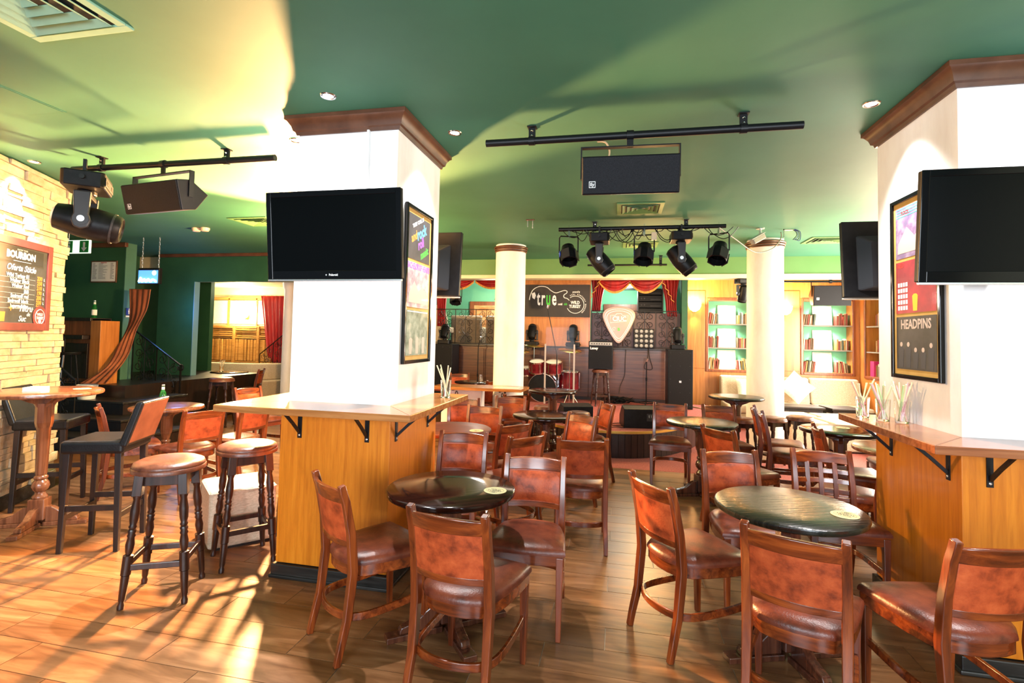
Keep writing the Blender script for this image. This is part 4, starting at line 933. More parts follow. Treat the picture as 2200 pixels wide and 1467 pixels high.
# ---- moving-head lights
def moving_head(loc, rz, label, tilt, s=1, up=False):
    t = thing('moving_head_light', loc, rz, label, 'stage light', 'black moving-head stage lights'); t.scale = (s, s, s)
    if up: t.rotation_euler = (math.radians(180), 0, rz)
    b = MB(); b.prism([(-.17, -.10), (-.15, -.125), (.15, -.125), (.17, -.10), (.17, .10), (.15, .125), (-.15, .125), (-.17, .10)], -.11, 0); base = b.build('base', M['black_plastic'], t, bevel=.01)
    MB().box(-.15, .15, -.130, -.124, -.09, -.03).build('base_face', M['grey_plastic'], base, bevel=.003)
    v = MB()
    for sx in (-1, 1):
        for k in range(6): v.box(sx*.09-.032+k*.011, sx*.09-.027+k*.011, -.132, -.129, -.075, -.048)
    v.build('base_vents', M['black_print'], base)
    for sx in (-1, 1): MB().cyl((sx*.165, 0, -.05), (sx*.195, 0, -.05), .016, 10).build('handle_knob', M['black_metal'], base)
    # yoke: two arms
    y = MB(); y.lathe([(.06, -.145), (.06, -.11)], 20); y.box(-.135, .135, -.04, .04, -.175, -.14)
    yo = y.build('yoke', M['black_plastic'], t, bevel=.008)
    for sx in (-1, 1):
        a = MB(); a.prism([(-.05, -.14), (.05, -.14), (.042, -.30), (.055, -.345), (.04, -.39), (0, -.405), (-.04, -.39), (-.055, -.345), (-.042, -.30)], sx*.135-.018, sx*.135+.018, 'x'); a.build('yoke_arm', M['grey_plastic'], yo, bevel=.008)
    X = T(0, 0, -.335, tilt)
    h = MB().mat(X); h.lathe([(.05, -.185), (.088, -.165), (.10, -.10), (.112, -.02), (.115, .06), (.108, .15), (.098, .20), (.085, .215), (.075, .20)], 24)
    hd = h.build('head', M['black_plastic'], t, smooth=40)
    MB().mat(X).lathe([(1e-5, .198), (.075, .203)], 24, cap=False).build('lens', M['screen'], hd)
    MB().mat(X).lathe([(.105, .155), (.112, .16), (.108, .172), (.10, .17)], 24, cap=False).build('head_ring', M['grey_plastic'], hd)
    for sx in (-1, 1): MB().mat(T(0, 0, -.335, tilt)).cyl((sx*.10, 0, 0), (sx*.158, 0, 0), .045, 18).build('pivot_cap', M['grey_plastic'], hd)
    l = MB(); l.mat(T(.0, 0, 0)); 
    for sx in (-1, 1): l.prism([(x_, z_-.335) for x_, z_ in arc((0, 0), .022, 0, 2*PI*.95, 14)], sx*.1585, sx*.1592, 'x')
    l.build('round_badge', M['silver'], hd)
    for sx in (-1, 1): MB().box(sx*.10-.016, sx*.10+.016, -.01, .01, 0, .09).build('clamp', M['black_metal'], t)
    return t
moving_head((-.25, 6.28, 2.80), math.radians(90), 'moving-head stage light second from the left on the stage light bar', math.radians(140), .92)
moving_head((.68, 6.28, 2.80), math.radians(90), 'moving-head stage light second from the right on the stage light bar', math.radians(140), .92)
moving_head((-4.30, 3.40, 2.80), math.radians(132), 'big moving-head light hanging in front of the stone wall', math.radians(100), 1.15)
moving_head((2.02, 9.30, 2.605), .3, 'silvery moving-head light hanging left of the right column, before the bookcase', math.radians(200), .72)
# ---- par cans
def par_can(loc, rz, label, tilt, s=1, led=False):
    t = thing('par_can', loc, rz, label, 'stage light', 'black can stage lights with yokes'); t.scale = (s, s, s)
    MB().tube([(-.115, 0, -.24), (-.115, 0, -.06), (-.10, 0, -.035), (.10, 0, -.035), (.115, 0, -.06), (.115, 0, -.24)], .008, 8).build('yoke', M['black_metal'], t)
    c = MB(); c.box(-.012, .012, -.014, .014, -.04, .06); c.cyl((0, 0, -.06), (0, 0, .1), .006, 8); c.build('clamp', M['chrome'], t)
    X = T(0, 0, -.25, tilt)
    h = MB().mat(X).lathe([(.05, -.13), (.075, -.11), (.085, -.05), (.105, -.02), (.108, .05), (.10, .12), (.094, .12), (.09, .03)], 20)
    hd = h.build('can', M['black_plastic'], t, smooth=40)
    MB().mat(X).lathe([(1e-5, .05), (.09, .045)], 20, cap=False).build('lens', M['screen'], hd)
    f = MB().mat(X); 
    for k in range(4): a = k*PI/2+.6; f.mat(X @ Matrix.Rotation(a, 4, 'Z')).box(.101, .109, -.05, .05, -.01, .12)
    f.build('filter_clips', M['grey_plastic'], hd)
    MB().mat(X).box(-.03, .03, -.125, -.07, -.10, .0).build('rear_box', M['black_plastic'], hd)
    MB().mat(X).box(-.115, -.106, -.03, .03, -.02, .04).build('blue_knob', plain('blue plastic', (.03, .08, .5), .35), hd)
    MB().mat(X).box(.005, .03, -.128, -.124, -.05, -.02).build('orange_knob', plain('orange plastic', (.8, .25, .02), .4), hd)
    return t
par_can((-.62, 6.28, 2.82), .3, 'stage can light at the left end of the stage light bar', math.radians(150))
par_can((.27, 6.28, 2.82), -.2, 'stage can light in the middle of the stage light bar', math.radians(152))
par_can((1.10, 6.28, 2.82), -.5, 'stage can light at the right end of the stage light bar', math.radians(150))
par_can((-3.02, 9.3, 2.50), .3, 'stage can light over the upper deck, right of the near pillar', math.radians(150), .95)
par_can((-2.13, 9.3, 2.53), -.3, 'stage can light just left of the left column top', math.radians(150), .95)
# ---- cables along the stage light bar
r = random.Random(5); cb = thing('cable_bundle', (0, 0, 0), 0, 'tangle of black cables along the stage light bar', 'cables')
for k in range(22):
    x0 = r.uniform(-.7, 1.05); x1 = x0+r.uniform(.08, .34); sag = r.uniform(.04, .2)
    pts = [(x0+(x1-x0)*i/8, 6.26+r.uniform(-.02, .02), 2.86-sag*4*(i/8)*(1-i/8)) for i in range(9)]
    MB().tube(spl(pts, 2), .0045, 5).build('cable', M['black_plastic'], cb)
MB().tube(spl([(1.1, 6.26, 2.85), (1.32, 6.5, 2.76), (1.62, 6.85, 2.66), (1.85, 7.0, 2.72), (1.98, 7.1, 2.86), (1.99, 7.12, CE)], 5), .007, 6).build('cable', plain('grey cable', (.2, .19, .15), .5), cb)
MB().box(.35, .41, 6.24, 6.29, 2.72, 2.81).build('junction_box', plain('cream box', (.65, .55, .38), .5), cb)
# ---- camera, hook, cable bracket
t = thing('security_camera', (1.68, 6.85, CE), math.radians(28), 'grey security camera on the ceiling left of the right column top', 'security camera')
MB().lathe([(.05, 0), (.05, -.012), (.016, -.018), (.016, -.10)], 16).build('bracket', M['silver'], t, smooth=40)
MB().mat(T(-.04, -.03, -.13, 0, math.radians(-28), 0)).box(-.12, .07, -.035, .035, -.035, .03).build('body', plain('grey camera housing', (.42, .40, .36), .4), t, bevel=.01)
MB().mat(T(-.04, -.03, -.13, 0, math.radians(-28), 0)).box(-.14, .08, -.042, .042, .03, .04).build('sun_shield', plain('grey camera shield', (.5, .48, .44), .4), t, bevel=.004)
t = thing('ceiling_hook', (-1.06, 6.05, CE), 0, 'small metal hook bracket on the ceiling right of the left column', 'hook')
MB().box(-.05, .05, -.012, .012, -.012, 0).build('plate', M['crown'], t); MB().cyl((-.03, 0, 0), (-.03, 0, -.09), .005, 6).cyl((.03, 0, 0), (.03, 0, -.11), .005, 6).build('pins', M['silver'], t)
t = thing('cable_bracket', (2.04, 6.95, CE), 0, 'metal bracket with loose wires on the ceiling right of the security camera', 'bracket')
MB().box(-.07, .05, -.012, .012, -.012, 0).box(-.07, -.06, -.012, .012, -.11, 0).build('plate', M['silver'], t)
for k in range(4): MB().tube(spl([(.02+.01*k, 0, 0), (.07+.02*k, .01*k, -.03), (.08+.012*k, 0, -.08-.02*k), (.04+.012*k, .01, -.13)], 4), .004, 5).build('wire', M['blue_print'] if k % 2 else M['black_plastic'], t)
# ================================================================ STAGE
# ---- banner
t = thing('stage_banner', (-1.245, 10.395, 2.295), 0, 'black wide banner with a white guitar outline above the drum kit', 'banner')
MB().box(-.66, .66, -.012, .010, -.325, .325).build('banner_sheet', noisy('charcoal banner', [(.3, (.018, .014, .013)), (.7, (.028, .022, .02))], (4, 4, 4), 3, .6), t, bevel=.003)
w = MB().mat(T(0, -.0125, 0))
def U(sx, sy): return ((sx-133)/650*1.32-.66, 0, .325-(sy-103)/332*.65)       # sketch coordinates of the banner print -> metres
def line(pts, r=.007): w.tube([U(*p) for p in spl(pts, 5)], r, 6)
line([(182, 262), (190, 215), (215, 160), (260, 128), (310, 120), (360, 132), (400, 165), (445, 187), (490, 175), (530, 162), (557, 170), (553, 190), (528, 208), (530, 235), (560, 245), (582, 265)], .008)
cx_, cz_ = U(640, 307)[0], U(640, 307)[2]
w.tube([(cx_+.172*math.cos(a), 0, cz_+.172*math.sin(a)) for a in [math.radians(x) for x in range(-155, 130, 6)]], .006, 6)
[w.text(c_, .42, T(*U(x_, 312), *UP_Y), .001, sx=.46, bold=.008, base=True) for c_, x_ in (('t', 275), ('r', 320), ('e', 432))]
w.text('WILD', .085, T(*U(640, 287), *UP_Y), .001, sx=.82, bold=.003); w.text('TURKEY', .085, T(*U(637, 327), *UP_Y), .001, sx=.72, bold=.003)
w.text('social', .062, T(*U(492, 303), *UP_Y), .001, sx=.62, bold=.0015); w.text('powered by', .055, T(*U(648, 177), *UP_Y), .001, sx=.55, bold=.001)
s_ = 'REAL KENTUCKY BOURBON'
for i, ch in enumerate(s_):
    a = math.radians(118-i*8.3); w.text(ch, .036, T(cx_+.205*math.cos(a), 0, cz_+.205*math.sin(a), math.radians(90), 0, 0) @ Matrix.Rotation(a-PI/2, 4, 'Z'), .001, sx=.8, bold=.001)
w.prism([(U(a, b)[0], U(a, b)[2]) for a, b in ((205, 195), (235, 180), (248, 215), (235, 255), (212, 240))], -.001, .001, 'y')
w.build('white_print', M['white'], t)
MB().mat(T(0, -.0125, 0)).text('u', .42, T(*U(373, 312), *UP_Y), .001, sx=.46, bold=.008, base=True).text('club', .062, T(*U(545, 303), *UP_Y), .001, sx=.62, bold=.0015).build('green_print', M['green_print'], t)
# ---- guitar pick sign
t = thing('guitar_pick_sign', (-.02, 10.25, 1.83), 0, 'pale guitar-pick shaped sign hung on the deck railing', 'sign')
def pick(k):
    P = [(0, -.36), (.06, -.325), (.16, -.18), (.25, -.01), (.305, .14), (.30, .23), (.24, .30), (.12, .345), (0, .355)]
    P = P+[(-x, z) for x, z in reversed(P[1:-1])]; P = spl(P+[P[0]], 3)[:-1]; return [(x*k, z*k) for x, z in P]
MB().prism(pick(1), -.012, .012, 'y').build('pick_body', plain('pale glossy acrylic', (.34, .22, .16), .25), t, bevel=.005)
for k in (.86, .75): MB().tube([(x, -.014, z) for x, z in pick(k)], .006, 6, closed=True).build('white_rim', M['white'], t)
MB().mat(T(0, -.014, .12)).text('CIUC', .13, T(.01, 0, -.01, *UP_Y), .001, sx=.85, bold=.003).build('sign_letters', M['white'], t)
fr = MB(); P = [(-.16, -.085), (.15, -.05), (.17, .06), (.07, .06), (.04, .095), (-.04, .095), (-.07, .06), (-.16, .06)]
fr.tube([(x, -.014, z+.12) for x, z in P], .006, 4, closed=True).build('sign_border', M['white'], t)
gs = MB()
for k in range(3): gs.box(-.02+k*.016, -.010+k*.016, -.015, -.0125, -.12, -.06)
gs.build('sign_bars', M['green_print'], t)
MB().tube([(-.09+.025*math.cos(a), -.014, -.08+.03*math.sin(a)) for a in [k*.4 for k in range(15)]], .003, 4).build('sign_ring', M['white'], t)
# ---- railings on the upper deck
def rail_panel(name, p0, p1, z0, z1, label, n, slope=None, rad=.007):
    """wrought iron panels from p0 to p1 (x,y); slope=(z0b,z1b) heights at p1"""
    t = thing(name, (0, 0, 0), 0, label, 'railing', 'wrought iron scroll railings')
    a = Vector((*p0, 0)); b = Vector((*p1, 0)); d = (b-a).normalized(); L = (b-a).length; zb0, zb1 = slope or (z0, z1)
    def pt(f, h): # h 0..1
        lo = z0+(zb0-z0)*f; hi = z1+(zb1-z1)*f; p = a.lerp(b, f); return (p.x, p.y, lo+(hi-lo)*h)
    MB().bar([pt(0, 1), pt(1, 1)], .03, .016).build('top_rail', M['iron'], t, bevel=.003)
    MB().bar([pt(0, .02), pt(1, .02)], .018, .014).build('bottom_rail', M['iron'], t)
    for i in range(n+1): MB().bar([pt(i/n, 0), pt(i/n, 1)], .014, .014, up=(0, 1, 0)).build('post', M['iron'], t)
    ax = (d.x, d.y); pw = L/n
    for i in range(n):
        f = (i+.5)/n; c = MB(); c.tube([pt(f, .02), pt(f, 1)], rad*.9, 5); H = pt(f, 1)[2]-pt(f, 0)[2]
        R_ = min(pw*.19, H*.105)
        for sx in (-1, 1):
            for (hh, dr) in ((.86, -1), (.62, 1), (.38, -1), (.14, 1)):
                cc = pt(f+sx*R_*1.35/L, hh); s0 = scroll(c, cc, R_, 1.5, PI/2*dr*-1, dr*sx*-1 if sx > 0 else dr*1, (ax[0], ax[1]), rad*.75, 16)
                q = pt(f, hh+(-.11 if dr < 0 else .11)); m_ = ((s0[0]+q[0])/2+ax[0]*sx*R_*.3, (s0[1]+q[1])/2+ax[1]*sx*R_*.3, (s0[2]+q[2])/2)
                c.tube(spl([s0, m_, q], 4), rad*.75, 5)
        c.build('scroll_work', M['iron'], t)
    return t
M['iron_warm'] = M['iron']
rail_panel('deck_railing', (-3.86, 10.52), (-2.06, 10.52), 1.39, 2.11, 'wrought iron scroll railing on the deck left of the left column', 4)
rail_panel('deck_railing', (-.56, 10.52), (1.10, 10.52), 1.39, 2.11, 'wrought iron scroll railing on the deck behind the guitar-pick sign', 4)
# ---- swag curtains
def swag(name, x0, x1, y, ztop, drops, label):
    t = thing(name, (0, 0, 0), 0, label, 'curtain', 'red swag curtains with gold fringe')
    def folds(u, k=9): return .018*math.sin(u*k*2*PI)
    n = len(drops)-1
    for (xa, xb, dz) in drops:
        def sw(u, v, xa=xa, xb=xb, dz=dz):
            x = xa+(xb-xa)*u; s = 4*u*(1-u); z = ztop-.02-v*(.06+dz*s); return (x, y-.03-.05*s*math.sin(v*PI)+.014*math.sin(v*18), z)
        MB().grid(sw, 16, 14).build('swag', M['red_curtain'], t, smooth=60, solid=.008)
        f = MB(); f.grid(lambda u, v, sw=sw: (sw(u, 1)[0], sw(u, 1)[1]-.008, sw(u, 1)[2]+.012-.045*v), 20, 2); f.build('fringe', M['gold_fringe'], t, solid=.006)
    return t
s1 = swag('stage_curtain', -.57, 1.15, 10.66, 2.78, [(-.42, .20, .20), (.18, .80, .20)], 'red swag curtain with gold fringe over the right deck opening')
def tail(t, xa, xb, y, ztop, zbot, lean, mat='red_curtain', name='curtain_tail', k=5):
    def f(u, v):
        w = 1-.45*math.sin(min(v*1.3, 1)*PI/2); x = (xa+xb)/2+((u-.5)*(xb-xa))*w+lean*v; return (x, y+.025*math.sin(u*k*2*PI), ztop+(zbot-ztop)*v)
    return MB().grid(f, 30, 12).build(name, M[mat], t, smooth=60, solid=.008)
tail(s1, -.58, -.26, 10.68, 2.76, 2.10, -.06); tail(s1, .78, 1.14, 10.68, 2.76, 2.02, .04)
for (xa, sg) in ((-.40, 1), (.80, 1)):     # gold zigzag edging of the side cascades
    z_ = [(xa+.02*(-1)**k+sg*.028*(k if xa > 0 else -k), 10.63, 2.74-.055*k) for k in range(9)]
    MB().bar(z_, .012, .05, up=(0, 1, 0)).build('cascade_fringe', M['gold_fringe'], s1)
s2 = swag('stage_curtain', -3.9, -2.0, 10.66, 2.80, [(-3.75, -3.05, .16), (-3.02, -2.3, .14)], 'red swag curtain over the left deck opening beside the near pillar')
tail(s2, -3.95, -3.62, 10.68, 2.76, 1.75, 0)
MB().cyl((-4.5, 10.66, 2.80), (-2.02, 10.66, 2.80), .012, 8).build('curtain_pole', M['gold'], s2)
MB().cyl((-.575, 10.66, 2.79), (1.17, 10.66, 2.79), .012, 8).build('curtain_pole', M['gold'], s1)
# ---- upper deck things
t = thing('equipment_rack', (.62, 11.2, 1.36), 0, 'tall black rack of amplifiers behind the deck railing', 'rack')
MB().box(-.26, -.235, -.02, .4, 0, 1.3).box(.235, .26, -.02, .4, 0, 1.3).box(-.235, .235, .0, .4, 0, .03).box(-.235, .235, .38, .4, 0, 1.3).build('rack_frame', M['grey_plastic'], t)
for k in range(9):
    z = .05+k*.135; u = MB().box(-.23, .23, -.01, .36, z, z+.12).build('rack_unit', M['black_plastic'], t, bevel=.003)
    MB().cyl((-.18, -.01, z+.06), (-.18, -.03, z+.06), .014, 10).cyl((-.12, -.01, z+.06), (-.12, -.03, z+.06), .014, 10).build('knob', M['grey_plastic'], u)
    MB().box(.0, .2, -.0115, -.01, z+.03, z+.045).build('front_stripe', M['grey_plastic'], u)
t = thing('deck_door', (.02, 12.58, 1.36), 0, 'brown panelled door at the back of the deck, behind the pick sign', 'door')
MB().box(-.40, .40, -.03, 0, 0, 1.02).build('door_leaf', M['veneer_dark'], t, bevel=.004)
for sx in (-1, 1): MB().box(sx*.19-.15, sx*.19+.15, -.038, -.03, .1, .92).build('door_panel', M['veneer_dark'], t, bevel=.006)
t = thing('fluorescent_fitting', (.25, 11.9, 2.72), 0, 'white light fitting at the back of the deck above the pick sign', 'ceiling light')
MB().box(-.17, .17, -.08, .08, -.02, .2).build('diffuser', plain('lit diffuser', (.9, .95, 1), .5, emit=2.2, ecol=(.9, .97, 1)), t, bevel=.01); MB().box(-.2, .2, -.1, .1, -.06, -.02).build('tray', M['black_plastic'], t)
t = thing('framed_picture', (-3.28, 12.55, 2.02), 0, 'fiery orange picture in a brown frame at the back of the left deck', 'picture')
MB().box(-.42, .42, -.02, 0, -.65, .40).build('frame', M['veneer_dark'], t, bevel=.005)
MB().box(-.30, .28, -.026, -.02, -.34, .30).build('picture_print', noisy('orange fire print', [(.2, (.05, .012, .004)), (.45, (.55, .2, .05)), (.65, (.8, .45, .2)), (.85, (.25, .07, .02))], (2, 2, 7), 4, .4), t)
MB().box(.44, .9, -.02, 0, -.65, .40).build('side_panel', M['veneer_dark'], t, bevel=.005)
for (x, lab) in ((-3.45, 'left padded booth seat back behind the left deck railing'), (-2.6, 'right padded booth seat back behind the left deck railing')):
    t = thing('booth_seat', (x, 11.4, 1.36), 0, lab, 'booth', 'padded booth seats on the upper deck')
    MB().box(-.36, .36, 0, .12, 0, .60).build('backrest', noisy('brown grey booth cloth', [(.3, (.16, .12, .09)), (.7, (.24, .19, .14))], (20, 20, 20), 3, .8), t, bevel=.04, seg=3)
    MB().box(-.37, .37, .01, .13, .58, .66).build('pale_top', M['fabric_beige'], t, bevel=.03, seg=3)
    MB().box(-.36, .36, .12, .55, 0, .4).build('seat', M['fabric_beige'], t, bevel=.03)
t = thing('deck_chair', (-3.95, 11.0, 1.36), 0, 'pale high-backed chair on the deck beside the red curtain', 'chair')
MB().prism([(-.2, 0), (.2, 0), (.19, .55), (.1, .85), (.0, .92), (-.1, .85), (-.19, .55)], 0, .06, 'y').build('backrest', M['fabric_beige'], t, bevel=.02); MB().box(-.22, .22, .06, .45, .25, .38).build('seat', M['fabric_beige'], t, bevel=.02)
# ---- PA speakers
def pa(x, y, z, w, h, d, rz, label):
    t = thing('floor_speaker', (x, y, z), rz, label, 'loudspeaker', 'black floor loudspeakers')
    MB().box(-w/2, w/2, -d/2, d/2, 0, h).build('cabinet', M['black_plastic'], t, bevel=.008)
    MB().box(-w/2+.02, w/2-.02, -d/2-.008, -d/2, .02, h-.02).build('grille', M['grille'], t, bevel=.003)
    s = MB()
    for i in (-1, 0, 1):
        for k in range(5): s.cyl((i*(w/2-.05), -d/2-.008, .06+k*(h-.12)/4), (i*(w/2-.05), -d/2-.011, .06+k*(h-.12)/4), .006, 8)
    s.build('grille_screws', M['grey_plastic'], t)
    b = MB().box(-.02, .02, -d/2-.010, -d/2-.008, h*.46-.018, h*.46+.018).build('badge', M['silver'], t)
    return t
pa(1.055, 9.86, SZ, .43, 1.05, .46, 0, 'tall black floor speaker at the right end of the stage')
pa(-3.45, 10.1, 0, .40, 1.38, .45, 0, 'tall black floor speaker at the left end of the stage, by the near pillar')
moving_head((1.03, 9.86, SZ+1.052), 0, 'moving-head light standing on the tall right stage speaker', math.radians(150), .72, True)
moving_head((-3.5, 10.1, 1.382), 0, 'moving-head light standing on the left stage speaker beside the near pillar', math.radians(150), .72, True)
for o in bpy.data.objects:
    if o.get('label', '').startswith('moving-head light standing'): pass
t = thing('guitar_amplifier', (-.33, 9.62, SZ+.663), 0, 'black guitar amplifier with a silver panel, standing on a stool on stage', 'amplifier')
MB().box(-.215, .215, -.12, .14, 0, .50).build('cabinet', M['black_plastic'], t, bevel=.01)
MB().box(-.195, .195, -.128, -.12, .02, .41).build('grille_cloth', M['grille'], t)
p = MB().box(-.2, .2, -.126, -.12, .43, .485).build('control_panel', plain('grey amp panel', (.3, .3, .3), .5), t)
k_ = MB(); [k_.cyl((-.16+i*.045, -.126, .457), (-.16+i*.045, -.142, .457), .010, 10) for i in range(8)]; k_.build('knobs', M['black_plastic'], p)
MB().text('Laney', .06, T(-.12, -.1295, .375, *UP_Y), .001, bold=.002).build('maker_mark', M['white'], t)
MB().bar([(-.1, 0, .50), (-.09, 0, .52), (.09, 0, .52), (.1, 0, .50)], .03, .01, up=(0, 1, 0)).build('handle', M['black_plastic'], t)
t = thing('stage_monitor', (.30, 7.52, SZ), math.radians(10), 'black wedge monitor speaker lying at the front edge of the stage', 'loudspeaker')
MB().prism([(-.16, 0), (.2, 0), (.2, .14), (.02, .29), (-.16, .26)], -.26, .26, 'x').build('cabinet', M['black_plastic'], t, bevel=.008)
MB().mat(T(0, .115, .22, math.radians(-40))).box(-.24, .24, -.11, .11, -.002, .004).build('grille', M['grille'], t)
MB().box(.05, .13, -.166, -.16, .10, .20).build('rear_panel', M['grey_plastic'], t); MB().tube([(.075, -.168, .12), (.075, -.18, .15), (.075, -.168, .18)], .006, 6).tube([(.105, -.168, .12), (.105, -.18, .15), (.105, -.168, .18)], .006, 6).build('handle', M['grey_plastic'], t)
t = thing('blinder_light', (.455, 10.30, 1.39), 0, 'panel of sixteen round lamps on the deck parapet', 'stage light')
MB().box(-.19, .19, -.03, .05, 0, .37).build('housing', M['black_plastic'], t, bevel=.006)
for i in range(4):
    for j in range(4):
        l = MB().mat(T(-.138+i*.092, -.031, .046+j*.092, math.radians(90))).lathe([(.041, 0), (.041, .008), (.036, .012)], 18, cap=False).build('lamp_ring', M['black_metal'], t)
        MB().mat(T(-.138+i*.092, -.032, .046+j*.092, math.radians(90))).lathe([(1e-5, .008), (.02, .006), (.036, .001)], 16, cap=False).build('lamp_lens', plain('frosted lamp', (.3, .3, .3), .3) if (i+j) == 0 else bpy.data.materials['frosted lamp'], l)
# ---- microphone stands
def mic(x, y, z, h, label, boom=None):
    t = thing('microphone_stand', (x, y, z), 0, label, 'microphone stand', 'black microphone stands')
    MB().cyl((0, 0, .03), (0, 0, h), .010, 10).build('pole', M['black_metal'], t, smooth=40)
    for k in range(3): a = k*2*PI/3+.4; MB().bar([(0, 0, .06), (.26*math.cos(a), .26*math.sin(a), .01)], .018, .012).build('leg', M['black_metal'], t)
    MB().cyl((0, 0, h*.55), (0, 0, h*.55+.06), .017, 10).build('clutch', M['black_plastic'], t)
    if boom: MB().cyl((0, 0, h), boom, .008, 8).build('boom', M['black_metal'], t)
    e = Vector(boom) if boom else Vector((0, 0, h)); MB().cyl(tuple(e), (e.x+.02, e.y-.02, e.z+.06), .013, 10, .018).build('clip', M['silver'], t)
    return t
mic(.50, 10.1, SZ, .80, 'straight microphone stand in the middle of the stage')
mic(-2.78, 10.1, 0, 1.34, 'black microphone stand against the brown panel left of the left column', (.04, -.02, 1.48))
mic(-1.10, 9.35, SZ, .9, 'boom microphone stand behind the drum shield', (-.20, .1, 1.75))
# ---- drum shield
t = thing('drum_shield', (0, 0, SZ), 0, 'clear folding acrylic shield standing around the drum kit', 'acrylic screen')
pts = [(-1.80, 9.55), (-1.28, 9.12), (-.78, 9.22), (-.62, 9.7)]
for a, b in zip(pts, pts[1:]):
    A, B = Vector((*a, 0)), Vector((*b, 0)); d = (B-A).normalized(); n_ = Vector((-d.y, d.x, 0))*.003
    A2, B2 = A+d*.006, B-d*.006
    MB().hexa([(A2-n_)[:], (B2-n_)[:], (B2+n_)[:], (A2+n_)[:]], [(q+Vector((0, 0, 1.40)))[:] for q in (A2-n_, B2-n_, B2+n_, A2+n_)]).build('acrylic_panel', M['acrylic'], t)
M['hinge'] = plain('frosted hinge', (.38, .33, .31), .4)
for a in pts[1:3]: MB().box(a[0]-.014, a[0]+.014, a[1]-.014, a[1]-.006, .05, 1.1).build('hinge_strip', M['hinge'], t)
# ---- drum kit
t = thing('drum_kit', (-1.36, 9.92, SZ), 0, 'wine-red drum kit with chrome stands behind the clear shield', 'drum kit')
M['drum'] = noisy('wine red drum shell', [(.3, (.08, .004, .008)), (.7, (.2, .012, .02))], (8, 8, 8), 3, .15, coat=.5)
def drum(c, rx, r, h, nm):
    X = T(*c, rx); d = MB().mat(X).lathe([(r, -h/2), (r, h/2)], 28, cap=False).build(nm, M['drum'], t, smooth=40)
    for s in (-1, 1):
        MB().mat(X).lathe([(r+.002, s*h/2-.012), (r+.010, s*h/2-.012), (r+.010, s*h/2+.012), (r+.002, s*h/2+.012)], 28, cap=False).build('hoop', M['chrome'], d, smooth=40)
        MB().mat(X).lathe([(1e-5, s*h/2), (r, s*h/2)], 28, cap=False).build('drum_head', M['black_plastic'] if nm == 'bass_drum' else M['paper'], d)
    l = MB()
    for k in range(6): a = k*PI/3; l.mat(X @ Matrix.Rotation(a, 4, 'Z')).box(r, r+.018, -.012, .012, -h/2+.02, h/2-.02)
    l.build('lugs', M['chrome'], d); return d
drum((-.05, -.05, .27), math.radians(90), .26, .38, 'bass_drum'); drum((-.16, -.2, .66), .25, .14, .2, 'tom_drum'); drum((.16, -.2, .66), .25, .15, .2, 'tom_drum')
drum((.42, .1, .4), 0, .19, .34, 'floor_tom'); drum((-.42, .1, .55), .1, .17, .13, 'snare_drum')
for (x, y, h, r) in ((-.5, -.22, .95, .2), (.45, -.15, .98, .22), (-.3, .3, 1.05, .2)):
    c = MB().cyl((x, y, 0), (x, y, h), .009, 8)
    for k in range(3): a = k*2*PI/3; c.cyl((x, y, .25), (x+.16*math.cos(a), y+.16*math.sin(a), .005), .006, 6)
    c.build('cymbal_stand', M['chrome'], t)
    MB().mat(T(x, y, h, .15, .1)).lathe([(r, 0), (r*.3, .012), (r*.12, .03), (1e-5, .034)], 28, cap=False).build('cymbal', plain('bronze cymbal', (.6, .42, .15), .25, .9), t, smooth=40, solid=.002)
MB().cyl((0, -.2, .35), (-.0, -.2, .7), .012, 8).cyl((-.16, -.2, .66), (.16, -.2, .66), .01, 8).build('tom_holder', M['chrome'], t)
t = thing('practice_speaker', (-.62, 7.62, SZ), .4, 'dark grey wedge speaker on the stage behind the tall table', 'loudspeaker')
MB().prism([(-.16, 0), (.2, 0), (.2, .12), (.02, .27), (-.16, .24)], -.22, .22, 'x').build('cabinet', M['black_plastic'], t, bevel=.008); MB().mat(T(0, .115, .20, math.radians(-40))).box(-.2, .2, -.1, .1, -.002, .004).build('grille', M['grille'], t)
# ---- moving heads on the parapet behind the shield, cables
moving_head((-1.72, 10.28, 1.385), 0, 'left of the two moving-head lights seen through the drum shield', math.radians(150), .78, True)
moving_head((-.90, 10.28, 1.385), 0, 'right of the two moving-head lights seen through the drum shield', math.radians(150), .78, True)
r = random.Random(9); t = thing('cable_pile', (.02, 10.1, SZ), 0, 'pile of tangled black cables on the stage floor by the brown panel', 'cables')
for k in range(16):
    R_ = r.uniform(.08, .2); ox, oy = r.uniform(-.15, .15), r.uniform(-.1, .1); z = r.uniform(.01, .10)
    MB().tube([(ox+R_*math.cos(a)*1.2, oy+R_*.5*math.sin(a), z+.03*math.sin(2*a+k)) for a in [i*.42 for i in range(15)]], .007, 5, closed=True).build('cable_loop', M['black_plastic'], t)
MB().tube(spl([(.1, 0, .05), (.4, -.05, .03), (.7, 0, .02), (.85, .05, .02)], 4), .01, 5).build('cable', M['black_plastic'], t)
for pts, lab in (([(.12, 10.39, 1.36), (.11, 10.36, 1.1), (.10, 10.34, .85), (.02, 10.3, .65), (0, 10.25, .5)], 'thin black cable hanging down the brown panel behind the amplifier'),
                 ([(.54, 10.37, 1.40), (.53, 10.34, 1.2), (.47, 10.34, 1.03), (.52, 10.34, .98), (.62, 10.34, 1.0), (.57, 10.34, 1.2), (.55, 10.37, 1.38)], 'loop of black cable hanging below the sixteen-lamp panel')):
    tag(MB().tube(spl(pts, 5), .006, 5).build('hanging_cable', M['black_plastic']), lab, 'cable')
